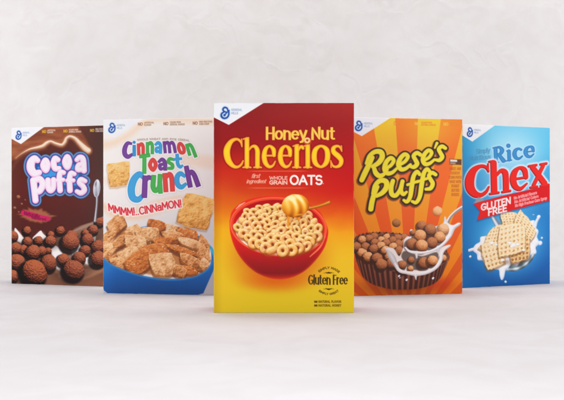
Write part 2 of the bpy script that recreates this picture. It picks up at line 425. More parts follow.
# ---------------------------------------------------------------- a pen-drawn alphabet (x-height 1, capitals 1.42, y up)
GL = {
 'A': (1.0, [[(0, 0), (.5, 1.42), (1, 0)], [(.2, .48), (.8, .48)]]),
 'B': (.82, [[(.08, 0), (.08, 1.42), (.4, 1.42)] + arc(.4, 1.07, .34, .35, 90, -90) + [(.08, .72)], [(.4, .72)] + arc(.42, .36, .38, .36, 90, -90) + [(.08, 0)]]),
 'C': (.95, [arc(.55, .71, .5, .71, 48, 312)]),
 'D': (.95, [[(.08, 0), (.08, 1.42)], [(.08, 1.42), (.35, 1.42)] + arc(.35, .71, .55, .71, 90, -90) + [(.08, 0)]]),
 'E': (.75, [[(.7, 1.42), (.08, 1.42), (.08, 0), (.72, 0)], [(.08, .74), (.62, .74)]]),
 'F': (.72, [[(.7, 1.42), (.08, 1.42), (.08, 0)], [(.08, .72), (.6, .72)]]),
 'G': (1.02, [arc(.55, .71, .5, .71, 48, 330) + [(.98, .62), (.62, .62)]]),
 'H': (.95, [[(.08, 0), (.08, 1.42)], [(.87, 0), (.87, 1.42)], [(.08, .72), (.87, .72)]]),
 'I': (.2, [[(.1, 0), (.1, 1.42)]]),
 'L': (.72, [[(.08, 1.42), (.08, 0), (.7, 0)]]),
 'M': (1.15, [[(.06, 0), (.12, 1.42), (.58, .4), (1.03, 1.42), (1.1, 0)]]),
 'N': (.98, [[(.08, 0), (.08, 1.42), (.9, 0), (.9, 1.42)]]),
 'O': (1.1, [arc(.55, .71, .5, .71, 90, 450, 22)]),
 'P': (.82, [[(.08, 0), (.08, 1.42), (.4, 1.42)] + arc(.4, 1.04, .38, .38, 90, -90) + [(.08, .66)]]),
 'R': (.88, [[(.08, 0), (.08, 1.42), (.4, 1.42)] + arc(.4, 1.04, .38, .38, 90, -90) + [(.08, .66)], [(.4, .66), (.85, 0)]]),
 'S': (.85, [arc(.43, 1.05, .35, .37, 35, 240) + arc(.43, .37, .38, .38, 70, -150)]),
 'T': (.9, [[(.02, 1.42), (.88, 1.42)], [(.45, 1.42), (.45, 0)]]),
 'U': (.95, [[(.08, 1.42), (.08, .5)] + arc(.47, .45, .39, .45, 180, 360) + [(.87, 1.42)]]),
 'V': (.95, [[(.02, 1.42), (.47, 0), (.93, 1.42)]]),
 'W': (1.4, [[(.02, 1.42), (.36, 0), (.7, 1.2), (1.04, 0), (1.38, 1.42)]]),
 'Y': (.9, [[(.02, 1.42), (.45, .7), (.88, 1.42)], [(.45, .7), (.45, 0)]]),
 'a': (.8, [arc(.38, .72, .32, .28, 160, 0) + [(.7, 0)], arc(.37, .29, .31, .29, 0, 360)]),
 'c': (.75, [arc(.42, .5, .38, .5, 50, 310)]),
 'd': (.85, [arc(.4, .5, .36, .5, 0, 360), [(.76, 0), (.76, 1.45)]]),
 'e': (.82, [[(.06, .54), (.76, .54)] + arc(.42, .5, .36, .5, 5, 312)]),
 'f': (.5, [arc(.5, 1.15, .26, .3, 80, 180) + [(.24, 0)], [(.0, 1.0), (.5, 1.0)]]),
 'g': (.85, [arc(.4, .5, .36, .5, 0, 360), [(.76, 1), (.76, -.1)] + arc(.4, -.1, .36, .36, 0, -140)]),
 'h': (.82, [[(.08, 0), (.08, 1.45)], [(.08, .55)] + arc(.41, .62, .33, .38, 170, 0) + [(.74, 0)]]),
 'i': (.2, [[(.1, 0), (.1, 1.0)], [(.1, 1.36), (.1, 1.38)]]),
 'k': (.75, [[(.08, 0), (.08, 1.45)], [(.66, 1), (.1, .42)], [(.3, .6), (.7, 0)]]),
 'l': (.2, [[(.1, 0), (.1, 1.45)]]),
 'm': (1.3, [[(.08, 0), (.08, 1.0)], [(.08, .6)] + arc(.36, .66, .28, .34, 170, 0) + [(.64, 0)], [(.64, .6)] + arc(.93, .66, .28, .34, 170, 0) + [(1.21, 0)]]),
 'n': (.82, [[(.08, 0), (.08, 1.0)], [(.08, .55)] + arc(.41, .62, .33, .38, 170, 0) + [(.74, 0)]]),
 'o': (.84, [arc(.42, .5, .37, .5, 90, 450, 20)]),
 'p': (.85, [[(.08, 1), (.08, -.45)], arc(.45, .5, .36, .5, 0, 360)]),
 'r': (.55, [[(.08, 0), (.08, 1.0)], [(.08, .55)] + arc(.4, .62, .32, .38, 170, 70)]),
 's': (.66, [arc(.34, .75, .26, .25, 30, 240) + arc(.33, .26, .29, .26, 70, -150)]),
 't': (.52, [[(.2, 1.35), (.2, .25)] + arc(.42, .22, .22, .22, 180, 290), [(.0, 1.0), (.48, 1.0)]]),
 'u': (.82, [[(.08, 1), (.08, .4)] + arc(.41, .38, .33, .38, 180, 360) + [(.74, 1)], [(.74, 1), (.74, 0)]]),
 'v': (.75, [[(.02, 1), (.37, 0), (.73, 1)]]),
 'x': (.78, [[(.04, 1), (.74, 0)], [(.72, 1), (.04, 0)]]),
 'y': (.8, [[(.05, 1), (.42, 0)], [(.76, 1), (.32, -.35), (.08, -.42)]]),
 '!': (.25, [[(.12, .42), (.12, 1.42)], [(.12, .02), (.12, .03)]]),
 '.': (.25, [[(.12, .02), (.12, .03)]]),
 "'": (.2, [[(.12, 1.1), (.12, 1.42)]]),
}

def glyph(ch, fx, thick, thin, serif=0.0):
    """strokes of one letter mapped by fx((x, y)) -> point, with pen widths by direction"""
    out = []
    for st in GL[ch][1]:
        pts = []
        # densify the straight bits a little so that curved baselines bend them
        raw = []
        for a, b in zip(st, st[1:]):
            raw.append(a)
            if math.hypot(b[0] - a[0], b[1] - a[1]) > 0.5: raw.append(((a[0] + b[0]) / 2, (a[1] + b[1]) / 2))
        raw.append(st[-1])
        for i, p in enumerate(raw):
            a = raw[max(0, i - 1)]; b = raw[min(len(raw) - 1, i + 1)]
            dx, dy = b[0] - a[0], b[1] - a[1]; L = math.hypot(dx, dy) + 1e-9
            v = (abs(dy) / L) ** 1.3
            q = fx(p)
            pts.append((q[0], q[1], thin + (thick - thin) * v))
        # straight corners in a sharp pen: break the polyline where the direction changes abruptly
        if len(pts) > 1:
            out.append(pts)
        if serif:
            for i, j in ((0, 1), (-1, -2)):
                p, q = raw[i], raw[j]
                if abs(q[0] - p[0]) < 0.02 and abs(q[1] - p[1]) > 0.2 and (abs(p[1]) < .02 or p[1] > .95):
                    a = fx((p[0] - serif, p[1])); b = fx((p[0] + serif, p[1]))
                    if p[1] > 0.5 and ch not in 'HNIUu': b = fx(p)
                    out.append([(a[0], a[1], thin * .9), (b[0], b[1], thin * .9)])
    return out

def text_strokes(s, x, base, size, width=None, thick=0.2, thin=None, track=0.16, serif=0.0, path=None, slant=0.0):
    """size = height of a capital; width = total width; path(x)->(y offset) or full mapping"""
    k = size / 1.42
    adv = []; cx = 0
    for ch in s:
        adv.append(cx)
        cx += (0.45 if ch == ' ' else GL[ch][0]) + track
    total = cx - track
    sx = (width / total) if width else k
    out = []
    for ch, a in zip(s, adv):
        if ch == ' ': continue
        def fx(p, a=a):
            X = (p[0] + a) * sx; Yv = p[1] * k
            X += slant * Yv
            if path: return path(x + X, base, Yv)
            return (x + X, base - Yv)
        out.append(glyph(ch, fx, thick, thin if thin is not None else thick, serif))
    return out      # list of letters, each a list of strokes

def flat(letters):
    return [s for l in letters for s in l]

# ---- part numbers of a printed front
BG, CORNER, EMBLEM, TITLE, PICTURE, SMALL, BAND, PIECE, BANNER, CLAIMS, MAKER, SEAL, SUBTITLE = range(13)

def corner_flash(A, grey=(150, 170, 200)):
    A.panel(True)
    A.cur = CORNER
    A.poly([(-3, -3), (50, -3), (50, 0), (15, 22), (-3, 13)], (245, 246, 248), aa=0.35)
    A.cur = EMBLEM
    em = [spline([(14.3, 8.6, .75), (13.3, 5.4, .9), (10.8, 4.6, 1.0), (9.2, 6.4, 1.0), (10.2, 8.4, .95), (13.0, 9.4, .8)], 6),
          spline([(10.6, 8.8, .9), (7.9, 10.8, 1.0), (7.8, 13.6, 1.15), (10.2, 15.4, 1.05), (13.2, 14.6, 1.0), (14.9, 12.0, .95), (15.0, 7.6, .9)], 6),
          spline([(10.6, 12.6, 1.1), (12.2, 10.6, .8), (15.2, 7.6, .8)], 4), [(10.7, 12.3, 1.35), (10.9, 12.1, 1.35)]]
    em = [[(p[0], p[1], p[2] * .84) for p in q] for q in em]
    A.stroke(em, (205, 222, 242), grow=.8, aa=.5)
    A.stroke(em, (38, 82, 158), aa=.3)
    A.cur = MAKER
    for s, y, wd in (('GENERAL', 7.9, 10.6), ('MILLS', 11.2, 6.6)):
        A.stroke(flat(text_strokes(s, 17.6, y, 2.0, wd, thick=.2, track=.22)), grey, aa=.3)
    A.panel(False)

def claims(A, y, col, nocol, xs, s=1.0, slope=0.0):
    """the strip of small claims along the top edge (panel units)"""
    A.panel(True); A.cur = CLAIMS
    rows = (('ARTIFICIAL', 'FLAVORS'), ('COLORS FROM', 'ARTIFICIAL SOURCES'), ('HIGH FRUCTOSE', 'CORN SYRUP'))
    for (a, b), x in zip(rows, xs):
        A.stroke(flat(text_strokes('NO', x + 1.4, y + 3.1, 3.1 * s, 5.6 * s, thick=.38 * s)), nocol, aa=.35)
        for t, yy in ((a, y + .9), (b, y + 3.6)):
            A.stroke(flat(text_strokes(t, x + 9.2 * s, yy, 1.7 * s, min(1.2 * len(t), 18) * s, thick=.2, track=.25)), col, aa=.35)
    A.panel(False)
# ---------------------------------------------------------------- honey nut rings (red to yellow)
def paint_honey(A):
    X, Y = A.X, A.Y
    n = fbm(X * .05, Y * .07, 3, 3)
    t = (Y - 103) / 210 + (n - .5) * .05
    left = ramp(t, [(0, (128, 24, 26)), (.18, (148, 26, 28)), (.32, (190, 42, 28)), (.42, (208, 82, 32)), (.52, (224, 126, 32)), (.60, (236, 174, 36)), (.75, (232, 192, 42)), (1, (216, 190, 46))])
    right = ramp(t, [(0, (168, 48, 44)), (.1, (158, 34, 34)), (.3, (182, 28, 32)), (.42, (198, 34, 30)), (.52, (218, 84, 30)), (.61, (236, 154, 34)), (.73, (232, 186, 40)), (1, (216, 190, 44))])  # paler red at the top right is a glossy sheen painted in
    m = np.clip((X - 214) / 140 + (n - .5) * .2, 0, 1)[..., None]
    A.rgb[:] = left * (1 - m) + right * m
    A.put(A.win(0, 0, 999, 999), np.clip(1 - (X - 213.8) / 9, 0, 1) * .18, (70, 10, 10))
    A.glow(275, 168, 80, 26, (216, 60, 30), .45)
    A.glow(340, 262, 60, 50, (235, 190, 60), .35)
    A.glow(226, 285, 40, 60, (232, 190, 50), .4)
    corner_flash(A)
    # thin rules
    A.cur = SUBTITLE; A.flat_ends = True
    for y in (171.2, 188.0):
        w = A.win(244, y - 2, 312, y + 2)
        A.put(w, np.exp(-((A.Y[w] - y) / .45) ** 2) * .5 * np.clip((A.X[w] - 246) / 10, 0, 1) * np.clip((310 - A.X[w]) / 10, 0, 1), (250, 170, 130))
    A.stroke(flat(text_strokes('first', 251.4, 177.8, 3.8, 8.2, thick=.34, thin=.18, slant=.35)), (250, 205, 185))
    A.stroke(flat(text_strokes('ingredient', 246.6, 183.0, 3.4, 19.0, thick=.32, thin=.18, slant=.35)), (250, 205, 185))
    A.stroke(flat(text_strokes('WHOLE', 269.6, 179.4, 2.9, 17.6, thick=.36)), (250, 212, 196))
    A.stroke(flat(text_strokes('GRAIN', 269.6, 184.2, 3.4, 17.6, thick=.44)), (252, 222, 208))
    A.stroke(flat(text_strokes('OATS', 290.2, 184.2, 8.4, 31.8, thick=.95)), (255, 246, 240))
    A.stroke([[(323.3, 183.6, .35), (323.4, 183.6, .35)]], (255, 220, 170))
    # bowl
    A.cur = PICTURE; A.flat_ends = False
    A.glow(278, 258, 66, 42, (190, 40, 20), .8)
    A.glow(275, 280, 50, 16, (214, 96, 24), .8)
    body = spline([(229.6, 221), (230.5, 234), (236, 250), (246, 264), (259, 274), (275, 279), (291, 277.5), (305, 270.5), (317, 258.5), (325, 246), (328.2, 233), (327, 226)], 6)
    body += spline([(327, 226), (318, 210), (296, 199), (270, 196), (247, 200), (233, 210), (229.6, 221)], 6)
    w = A.win(225, 190, 332, 284)
    x, y = A.X[w], A.Y[w]
    d = sd_poly(x, y, body)
    tt = (y - 232) / 48
    col = ramp(tt + .12 * np.abs((x - 276) / 50) ** 2, [(0, (226, 44, 34)), (.3, (206, 36, 32)), (.62, (160, 30, 32)), (.86, (128, 26, 30)), (1, (196, 52, 30))])
    edge = np.clip(1 + d / 2.6, 0, 1)[..., None]
    col = col * (1 - edge * .5) + np.array((226, 62, 34)) * edge * .5
    A.put(w, A.cov(d, .5), col)
    rim = sd_ellipse(x, y, 278.4, 226.6, 48.6, 29.6, 5)
    A.put(w, A.cov(rim, .4), mix((236, 84, 52), (200, 34, 30), 0.25))
    A.put(w, A.cov(np.abs(rim + .9) - .5, .5) * .7, (248, 130, 92))
    inner = sd_ellipse(x, y, 278.6, 227.2, 45.4, 27.2, 5)
    A.put(w, A.cov(inner, .4), ramp((y - 200) / 30, [(0, (168, 20, 26)), (1, (205, 34, 32))]))
    milk = sd_ellipse(x, y, 278.5, 230.6, 43.6, 24.2, 5)
    A.put(w, A.cov(milk, .5), mix((250, 226, 196), (255, 246, 232), .5))
    A.stroke([[(236, 209, .3), (240, 205.2, .8), (245, 202.4, .3)]], (255, 190, 170), alpha=.9)
    A.stroke([spline([(325.6, 236, .3), (320, 247, .9), (310, 256.5, .5)], 5)], (250, 140, 96), alpha=.8)
    # the rings, back to front
    rng = random.Random(11)
    spots = []
    tries = 0
    while len(spots) < 210 and tries < 9000:
        tries += 1
        a, r = rng.random() * 6.2832, math.sqrt(rng.random())
        px = 278.5 + 40.5 * r * math.cos(a); py = 228.6 + 22.6 * r * math.sin(a) + (px - 278) * .07
        dep = (py - 205) / 48
        rad = 4.1 + 1.5 * dep
        if all(math.hypot(px - q[0], (py - q[1]) * 1.35) > (rad + q[2]) * .63 for q in spots): spots.append((px, py, rad))
    spots.sort(key=lambda q: q[1])
    for i, (px, py, rad) in enumerate(spots):
        k = rng.random()
        if k < .16:     # seen on edge
            A.ball(px, py, rad * 1.15, hi=(252, 222, 158), mid=(232, 168, 98), lo=(168, 84, 36), ry=rad * .72, rot=rng.uniform(-60, 60), rough=.35, seed=i, shadow=.5, L=(-.35, -.75, .5))
        else:
            A.ring(px, py, rad * .72, rad * .46, squash=rng.uniform(.62, .98), rot=rng.uniform(-80, 80), seed=i,
                   hi=(252, 222, 156), lo=(142, 66, 24),
                   mid=(rng.randint(218, 238), rng.randint(146, 170), rng.randint(74, 98)))
    for i in range(60):
        a, r = rng.random() * 6.2832, math.sqrt(rng.random())
        px = 278 + 38 * r * math.cos(a); py = 228 + 20 * r * math.sin(a)
        A.glow(px, py, rng.uniform(.8, 2.0), rng.uniform(.5, 1.2), (255, 250, 236), .8)
    # honey dipper
    A.cur = PIECE
    A.glow(296, 212, 18, 14, (150, 60, 10), .45)
    A.stroke([spline([(306, 208.8, 1.5), (314, 207.4, 1.35), (322, 205.2, 1.35), (329, 202.6, 1.8)], 5)], (158, 84, 24))
    A.stroke([spline([(306, 208.3, .8), (314, 206.9, .7), (322, 204.7, .7), (329, 202.0, 1.0)], 5)], (226, 158, 66), aa=.6)
    w = A.win(280, 190, 311, 221)
    x, y = A.X[w], A.Y[w]
    d = sd_ellipse(x, y, 295.2, 205.8, 13.6, 11.6, -6)
    u = (x - 295.2) / 13.6; v = (y - 205.8) / 11.8
    z = np.sqrt(np.clip(1 - u * u - v * v, 0, 1))
    g = np.sin((u * .92 - .22 * v + .35 * v * v) * 11.0 + 1.0) * np.clip((u + .95) * .9, 0, 1)
    s = .36 + .34 * z - .42 * v + .27 * g * (.6 + .4 * z) - .1 * u
    s = s + .3 * np.exp(-((u + .25) / .5) ** 2 - ((v + .66) / .22) ** 2)
    # honey running off it
    A.stroke([spline([(289, 214, 2.2), (288.4, 219, 1.3), (288.2, 223, 1.0), (288.3, 225.4, 1.3)], 5), spline([(298, 214, 2.2), (298.6, 219.5, 1.1)], 4)], (226, 146, 42), aa=.6, alpha=.9)
    A.put(w, A.cov(d + .25 * g, .4), ramp(np.clip(s, 0, 1), [(0, (150, 70, 16)), (.3, (206, 118, 30)), (.6, (238, 166, 58)), (.85, (250, 212, 112)), (1, (255, 240, 178))]))
    A.glow(292, 199.2, 5, 2.0, (255, 246, 200), .55, -14)
    A.glow(299, 214.6, 7, 1.7, (250, 190, 80), .7, -4)
    # title
    A.cur = TITLE
    L = []
    sp = spline
    A.flat_ends = False
    L.append([sp([(241.9, 145.8, .5), (240.6, 141.6, 1.0), (236.6, 139.2, 1.1), (231.2, 141.6, 2.0), (227.4, 148.2, 3.0), (226.9, 154.5, 3.1), (228.8, 161.0, 2.8), (233.2, 166.0, 1.8), (237.6, 167.0, 1.15), (241.2, 164.6, .9), (243.2, 160.8, .5)], 6), [(241.7, 139.2, .45), (242.0, 146.6, .45)]])
    def stem(x, y0, y1, r=2.15, foot=True, head=True):
        s = [[(x, y0 + 1.3, r), (x, y1 - r * .55, r)]]
        if head: s.append([(x - 3.6, y0 + 1.0, .45), (x - 1.2, y0 + .4, .8), (x + r - .6, y0 - .3, .6)])
        if foot: s.append([(x - 3.9, y1 - .1, .55), (x - 1.5, y1 - .5, .9), (x + 1.5, y1 - .5, .9), (x + 3.9, y1 - .1, .55)])
        return s
    L.append(stem(247.0, 138.2, 167.6) + [sp([(248.6, 150.6, .6), (251.8, 146.8, 1.0), (255.2, 146.6, 1.6), (257.4, 150.4, 2.15), (257.5, 157, 2.15)], 5)] + [[(257.5, 157, 2.15), (257.5, 166.4, 2.15)], [(254.0, 167.5, .55), (256, 167.1, .9), (259, 167.1, .9), (261.4, 167.5, .55)]])
    def e(cx):
        return [[(cx - 4, 155.7, .75), (cx + 4.6, 155.7, .75)], sp([(cx + 4.7, 155.3, 1.7), (cx + 4.2, 149.6, 2.0), (cx + .4, 146.2, 1.1), (cx - 3.6, 149.2, 1.9), (cx - 5.1, 156.2, 2.35), (cx - 3.8, 162.8, 2.2), (cx - .2, 166.7, 1.5), (cx + 3.6, 165.6, 1.0), (cx + 6.0, 161.4, .5)], 6)]
    L.append(e(269.3)); L.append(e(285.4))
    L.append(stem(296.7, 145.2, 167.6) + [sp([(298.2, 151.2, .6), (300.0, 147.4, 1.2), (302.0, 146.9, 1.5), (303.0, 148.4, 1.2)], 5)])
    L.append(stem(307.7, 145.2, 167.6))
    L.append([sp([(320.9, 146.1, 1.15), (326.4, 149.4, 2.2), (327.6, 156.6, 2.5), (325.8, 163.2, 2.2), (320.9, 166.9, 1.15), (315.6, 163.4, 2.2), (314.1, 156.6, 2.5), (315.6, 149.6, 2.2), (320.9, 146.1, 1.15)], 6)])
    L.append([sp([(341.4, 150.4, .5), (339.6, 147.0, .95), (336.6, 146.2, 1.2), (333.4, 148.2, 1.9), (333.8, 152.2, 2.3), (338.2, 156.2, 2.5), (341.1, 160.2, 2.2), (340.2, 164.8, 1.8), (336.4, 166.9, 1.15), (332.8, 165.8, .95), (330.9, 161.8, .5)], 6), [(341.3, 146.0, .45), (341.7, 151.2, .45)], [(330.8, 160.8, .45), (331.0, 167.4, .45)]])
    allt = flat(L); A.flat_ends = False
    w, d = A.strokes_sd(allt)
    A.put(w, A.cov(d - 1.0, .9) * .75, (104, 14, 16), mark=False)
    A.put(w, A.cov(d - .35, .3), (240, 142, 62))
    yy = A.Y[w]
    A.put(w, A.cov(d + .5, .5), ramp((yy - 138) / 30, [(0, (247, 196, 58)), (.4, (250, 212, 46)), (1, (252, 200, 60))]))
    hn = flat(text_strokes('Honey', 266.4, 138.9, 10.9, 40.0, thick=1.12, thin=.62, serif=.0, track=.17)) + flat(text_strokes('Nut', 311.8, 138.9, 10.9, 22.6, thick=1.12, thin=.62, track=.2))
    A.flat_ends = True
    A.stroke(hn, (110, 16, 16), grow=.7, aa=.7, alpha=.6)
    A.stroke(hn, (244, 180, 80), grow=.25, aa=.35)
    A.stroke(hn, (250, 206, 92), grow=-.2, aa=.3)
    A.ring(307.3, 140.7, 2.15, 1.15, squash=.95, seed=3, hi=(255, 225, 160), mid=(240, 170, 100), lo=(200, 90, 50))
    # gluten free seal
    A.cur = SEAL
    ink = (62, 44, 12)
    A.stroke(flat(text_strokes('Gluten', 308.6, 284.0, 8.8, 21.6, thick=.74, thin=.36, track=.18)) + flat(text_strokes('Free', 333.2, 284.0, 8.8, 14.0, thick=.74, thin=.36, track=.2)), ink, aa=.35)
    def bend(cx, cy, R, up):
        def f(x, base, yv):
            if up: a = (x - cx) / R; return (cx + (R + yv) * math.sin(a), cy - (R + yv) * math.cos(a))
            a = (x - cx) / R; return (cx + (R - yv) * math.sin(a), cy + (R - yv) * math.cos(a))
        return f
    A.stroke(flat(text_strokes('SIMPLY MADE', 318.3, 0, 1.9, 21.4, thick=.24, track=.25, path=bend(328.6, 282.2, 13.6, True))), ink, aa=.3)
    A.stroke(flat(text_strokes('SIMPLY GREAT', 317.6, 0, 1.7, 22.0, thick=.22, track=.25, path=bend(328.6, 279.6, 15.2, False))), ink, aa=.3)
    for y0, sg in ((272.9, 1), (288.9, -1)):
        A.stroke([[(323.6, y0, .12), (333.8, y0, .12)], [(327.0, y0, .5), (328.7, y0 - .3 * sg, .85), (330.4, y0, .5)], [(325.6, y0 - .6, .2), (327, y0, .5)], [(331.8, y0 - .6, .2), (330.2, y0, .5)]], ink, aa=.3)
    A.cur = SMALL
    for y0 in (301.8, 305.6):
        A.poly([(314.2, y0 - 1.1), (317.4, y0 - 1.1), (317.4, y0 + .8), (314.2, y0 + .8)], ink, alpha=.8, aa=.4)
    for s, y0 in (('NATURAL FLAVOR', 302.5), ('NATURAL HONEY', 306.3)):
        A.stroke(flat(text_strokes(s, 318.6, y0, 1.9, 22.4, thick=.26, track=.25)), (96, 72, 20), aa=.3)

# ---------------------------------------------------------------- chocolate puffs (brown)
def paint_choc(A):
    X, Y = A.X, A.Y
    n = fbm(X * .06, Y * .05, 5, 3)
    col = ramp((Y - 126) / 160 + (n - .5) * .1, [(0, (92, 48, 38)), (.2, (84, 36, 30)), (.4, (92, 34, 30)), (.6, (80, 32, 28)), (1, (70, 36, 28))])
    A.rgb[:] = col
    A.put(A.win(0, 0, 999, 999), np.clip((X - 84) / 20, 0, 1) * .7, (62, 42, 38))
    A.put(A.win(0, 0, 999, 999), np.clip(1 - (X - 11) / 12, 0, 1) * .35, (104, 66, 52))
    # chocolate sweep above the swirl
    A.cur = PICTURE
    top = spline([(14, 160), (20, 155), (28, 150.5), (37, 148), (43, 146.5), (47, 143.2), (51, 141.3), (56, 143.6), (62, 145), (65, 142), (66.5, 138.2), (70, 136), (75, 138), (80, 143), (86, 150)], 5)
    A.poly(top + [(90, 148), (86, 140), (80, 130), (76, 120), (8, 120), (8, 160)], (150, 86, 56), aa=1.6)
    w = A.win(8, 120, 92, 162)
    dd = sd_poly(A.X[w], A.Y[w], top + [(90, 148), (86, 140), (80, 130), (76, 120), (8, 120), (8, 160)])
    band = fbm(A.X[w] * .05 + A.Y[w] * .12, A.Y[w] * .25 - A.X[w] * .03, 8, 3)
    A.put(w, A.cov(dd + 1, 2) * np.clip((band - .35) * 2.4, 0, 1), (116, 58, 40))
    A.put(w, A.cov(dd + 1, 2) * np.clip((A.Y[w] - 130) / 22, 0, 1) * .5 * np.clip(-dd / 6, 0, 1), (186, 120, 84))
    s1 = spline([(16, 158, .2), (22, 153.6, .5), (30, 149.4, 1.0), (38, 147.6, 1.5), (43, 146.0, 1.7), (47, 143, 1.7), (51, 141.6, 1.3), (56, 143.6, 1.4), (62, 145, 1.5), (65, 142, 1.6), (66.5, 138.6, 1.5), (70, 136.6, 1.4), (75, 138.4, 1.7), (80, 143.4, 2.2), (85.5, 148.8, 2.8), (88.3, 150.8, 2.9)], 5)
    A.stroke([s1], (176, 112, 80), grow=1.0, aa=1.4)
    w, d = A.strokes_sd([s1])
    gy, gx = np.gradient(d)
    A.put(w, A.cov(d, .5), ramp(np.clip(-d / 2.2 + .25 - gy * 1.2, 0, 1), [(0, (190, 140, 112)), (.5, (222, 186, 158)), (1, (246, 228, 206))]))
    A.stroke([spline([(12, 170, .3), (18, 160, 1.2), (30, 153, 1.4), (46, 149, .5)], 5)], (128, 74, 54), aa=2.0, alpha=.6)
    corner_flash(A)
    claims(A, 4.6, (240, 226, 214), (232, 196, 60), (46, 78, 117), 1.0)
    # creamy lake
    A.cur = PICTURE
    lake = spline([(8, 226), (16, 232), (24, 238), (40, 240), (56, 238), (68, 234), (76, 228), (86, 224), (95, 221), (108, 214)], 5) + [(110, 292), (8, 292)]
    A.poly(lake, (112, 78, 62), aa=.8)
    w = A.win(8, 215, 110, 292)
    sw = fbm(A.X[w] * .07, A.Y[w] * .14 + A.X[w] * .02, 12, 3)
    m = A.cov(sd_poly(A.X[w], A.Y[w], lake))
    A.put(w, m * np.clip((sw - .42) * 4, 0, 1) * .8, (160, 120, 100))
    A.put(w, m * np.clip((A.Y[w] - 262) / 20, 0, 1) * .85, (134, 86, 64))
    A.stroke([spline([(66, 236, .6), (78, 229.5, .8), (90, 224.5, .8), (104, 217, .8)], 5)], (168, 140, 124), aa=.9)
    for V in ([(15, 228), (20, 233), (25, 240), (21, 243), (15, 238)], [(33, 239), (38, 233), (41.5, 230.5), (44, 234), (49, 238), (46, 240)], [(52, 246), (57, 246), (62, 251), (64, 256), (58, 258), (60, 265), (66, 269), (62, 272), (56, 268), (55, 260), (52, 254)], [(78, 240), (81, 247), (80, 255), (74, 257), (72, 251), (76, 246)], [(84, 256), (90, 258), (94, 262), (90, 265), (84, 262)], [(92, 235), (96, 236), (95, 242), (91, 243)]):
        A.milk(V=spline(V + [V[0]], 5), hi=(244, 238, 236), lo=(200, 184, 178), depth=2)
    for s in (spline([(60, 276, 1.2), (74, 280, 1.6), (90, 276, 1.4), (106, 268, 1.6)], 5), spline([(52, 268, .8), (60, 273, 1.2), (74, 276, .8)], 5)):
        A.stroke([s], (170, 122, 94), aa=1.4, alpha=.8)
    for q in ((24, 262, 30, 30), (70, 272, 26, 18), (88, 240, 16, 14), (48, 244, 20, 10)):
        A.glow(*q, (34, 20, 18), .6)
    for q in ((57, 262, 6, 10), (75, 250, 5, 8), (88, 262, 8, 5), (18, 236, 6, 7), (41, 235, 6, 5)):
        A.glow(*q, (250, 244, 240), .75)
    # a puff is a rough brown ball; small and far ones first
    A.cur = PIECE
    P = [(100, 222, 4.6), (61, 230.5, 4.4), (27.5, 230.6, 4.2), (51.4, 234.6, 3.6), (93.6, 229.8, 5), (86, 233, 3.6), (13.5, 236, 5), (51, 241, 5.4), (28, 241.4, 4.6), (39, 240.5, 4.4), (72.5, 236, 6), (88, 239.4, 6), (71, 242, 8.8), (48.7, 250.6, 3.4), (42, 251, 4.8), (98, 246.5, 6.5), (85.6, 250.4, 5.2), (24, 250, 5.2), (16, 248, 5.6), (33.6, 252, 7.2), (98.5, 258.8, 7.6), (80, 257.8, 6.2), (63.6, 259.6, 6), (17, 262, 8.2), (13, 276, 6)]
    for i, (x, y, r) in enumerate(P):
        A.ball(x, y, r, rough=.75, seed=40 + i, shadow=.85, scale=1.0, lump=.08, hi=(178, 102, 72), mid=(98, 46, 34), lo=(18, 11, 11))
    A.glow(28, 282, 14, 9, (16, 12, 12), 1.0)
    A.ball(49.6, 262.4, 7.2, ry=8.6, rot=-18, rough=.9, seed=80, shadow=.9, hi=(170, 96, 68), mid=(104, 50, 36), lo=(28, 16, 16))
    A.ball(35, 271.8, 13.2, ry=11.0, rot=42, rough=1.2, seed=81, shadow=1, scale=.8, hi=(182, 102, 68), mid=(112, 52, 36), lo=(20, 12, 12))
    A.glow(68, 277, 9, 9, (20, 14, 14), .9)
    A.ball(74.5, 269.6, 10.4, ry=9.4, rot=35, rough=1.1, seed=82, shadow=1, scale=.85, hi=(172, 98, 70), mid=(104, 50, 38), lo=(28, 17, 18))
    # drops above
    for x, y, r in ((18.5, 197, 2.0), (22, 204, 1.2), (25.5, 200, .8), (14.8, 208, 1.6), (19, 212, .9)):
        A.ball(x, y, r, hi=(168, 110, 86), mid=(130, 74, 56), lo=(78, 36, 30), shadow=.2, rough=.2)
    # badge with a splash round it
    A.cur = BAND
    rng = random.Random(4)
    V = []
    for k in range(34):
        a = k / 34 * 6.2832
        f = 1 + (.34 if k % 2 else -.04) * rng.random() * (1.2 if math.sin(a) < 0 else .6)
        V.append((37.2 + 15.2 * f * math.cos(a), 215.8 + 6.6 * f * math.sin(a) + math.cos(a) * 1.6))
    A.poly(spline(V + [V[0]], 3), (128, 70, 54), aa=.8)
    A.poly([(37 + (x - 37) * .86, 215.8 + (y - 215.8) * .84) for x, y in spline(V + [V[0]], 3)], (160, 98, 72), aa=.9)
    A.stroke([spline([(23.6, 212.6, 2.4), (32, 215, 2.9), (40, 217.6, 2.9), (49, 218.6, 2.0)], 5)], (196, 36, 96), aa=.6)
    A.stroke(flat(text_strokes('Naturally', 24.6, 0, 3.2, 15.5, thick=.38, path=lambda x, b, y: (x, 214.4 + (x - 24) * .22 - y))) + flat(text_strokes('flavored', 32, 0, 2.6, 14.5, thick=.32, path=lambda x, b, y: (x, 218.6 + (x - 32) * .14 - y))), (120, 16, 60), aa=.35)
    # spoon
    A.cur = PICTURE
    A.stroke([spline([(97.2, 196, .8), (97.0, 204, .7), (96.0, 214, .8), (95.2, 221, 1.0)], 5)], (120, 116, 122), grow=.4)
    A.stroke([spline([(97.0, 196, .4), (96.8, 204, .3), (95.8, 214, .4), (95.0, 221, .5)], 5)], (226, 226, 234))
    w = A.win(91, 176, 103, 202)
    d = sd_ellipse(A.X[w], A.Y[w], 97.0, 188.4, 3.5, 9.0, 4)
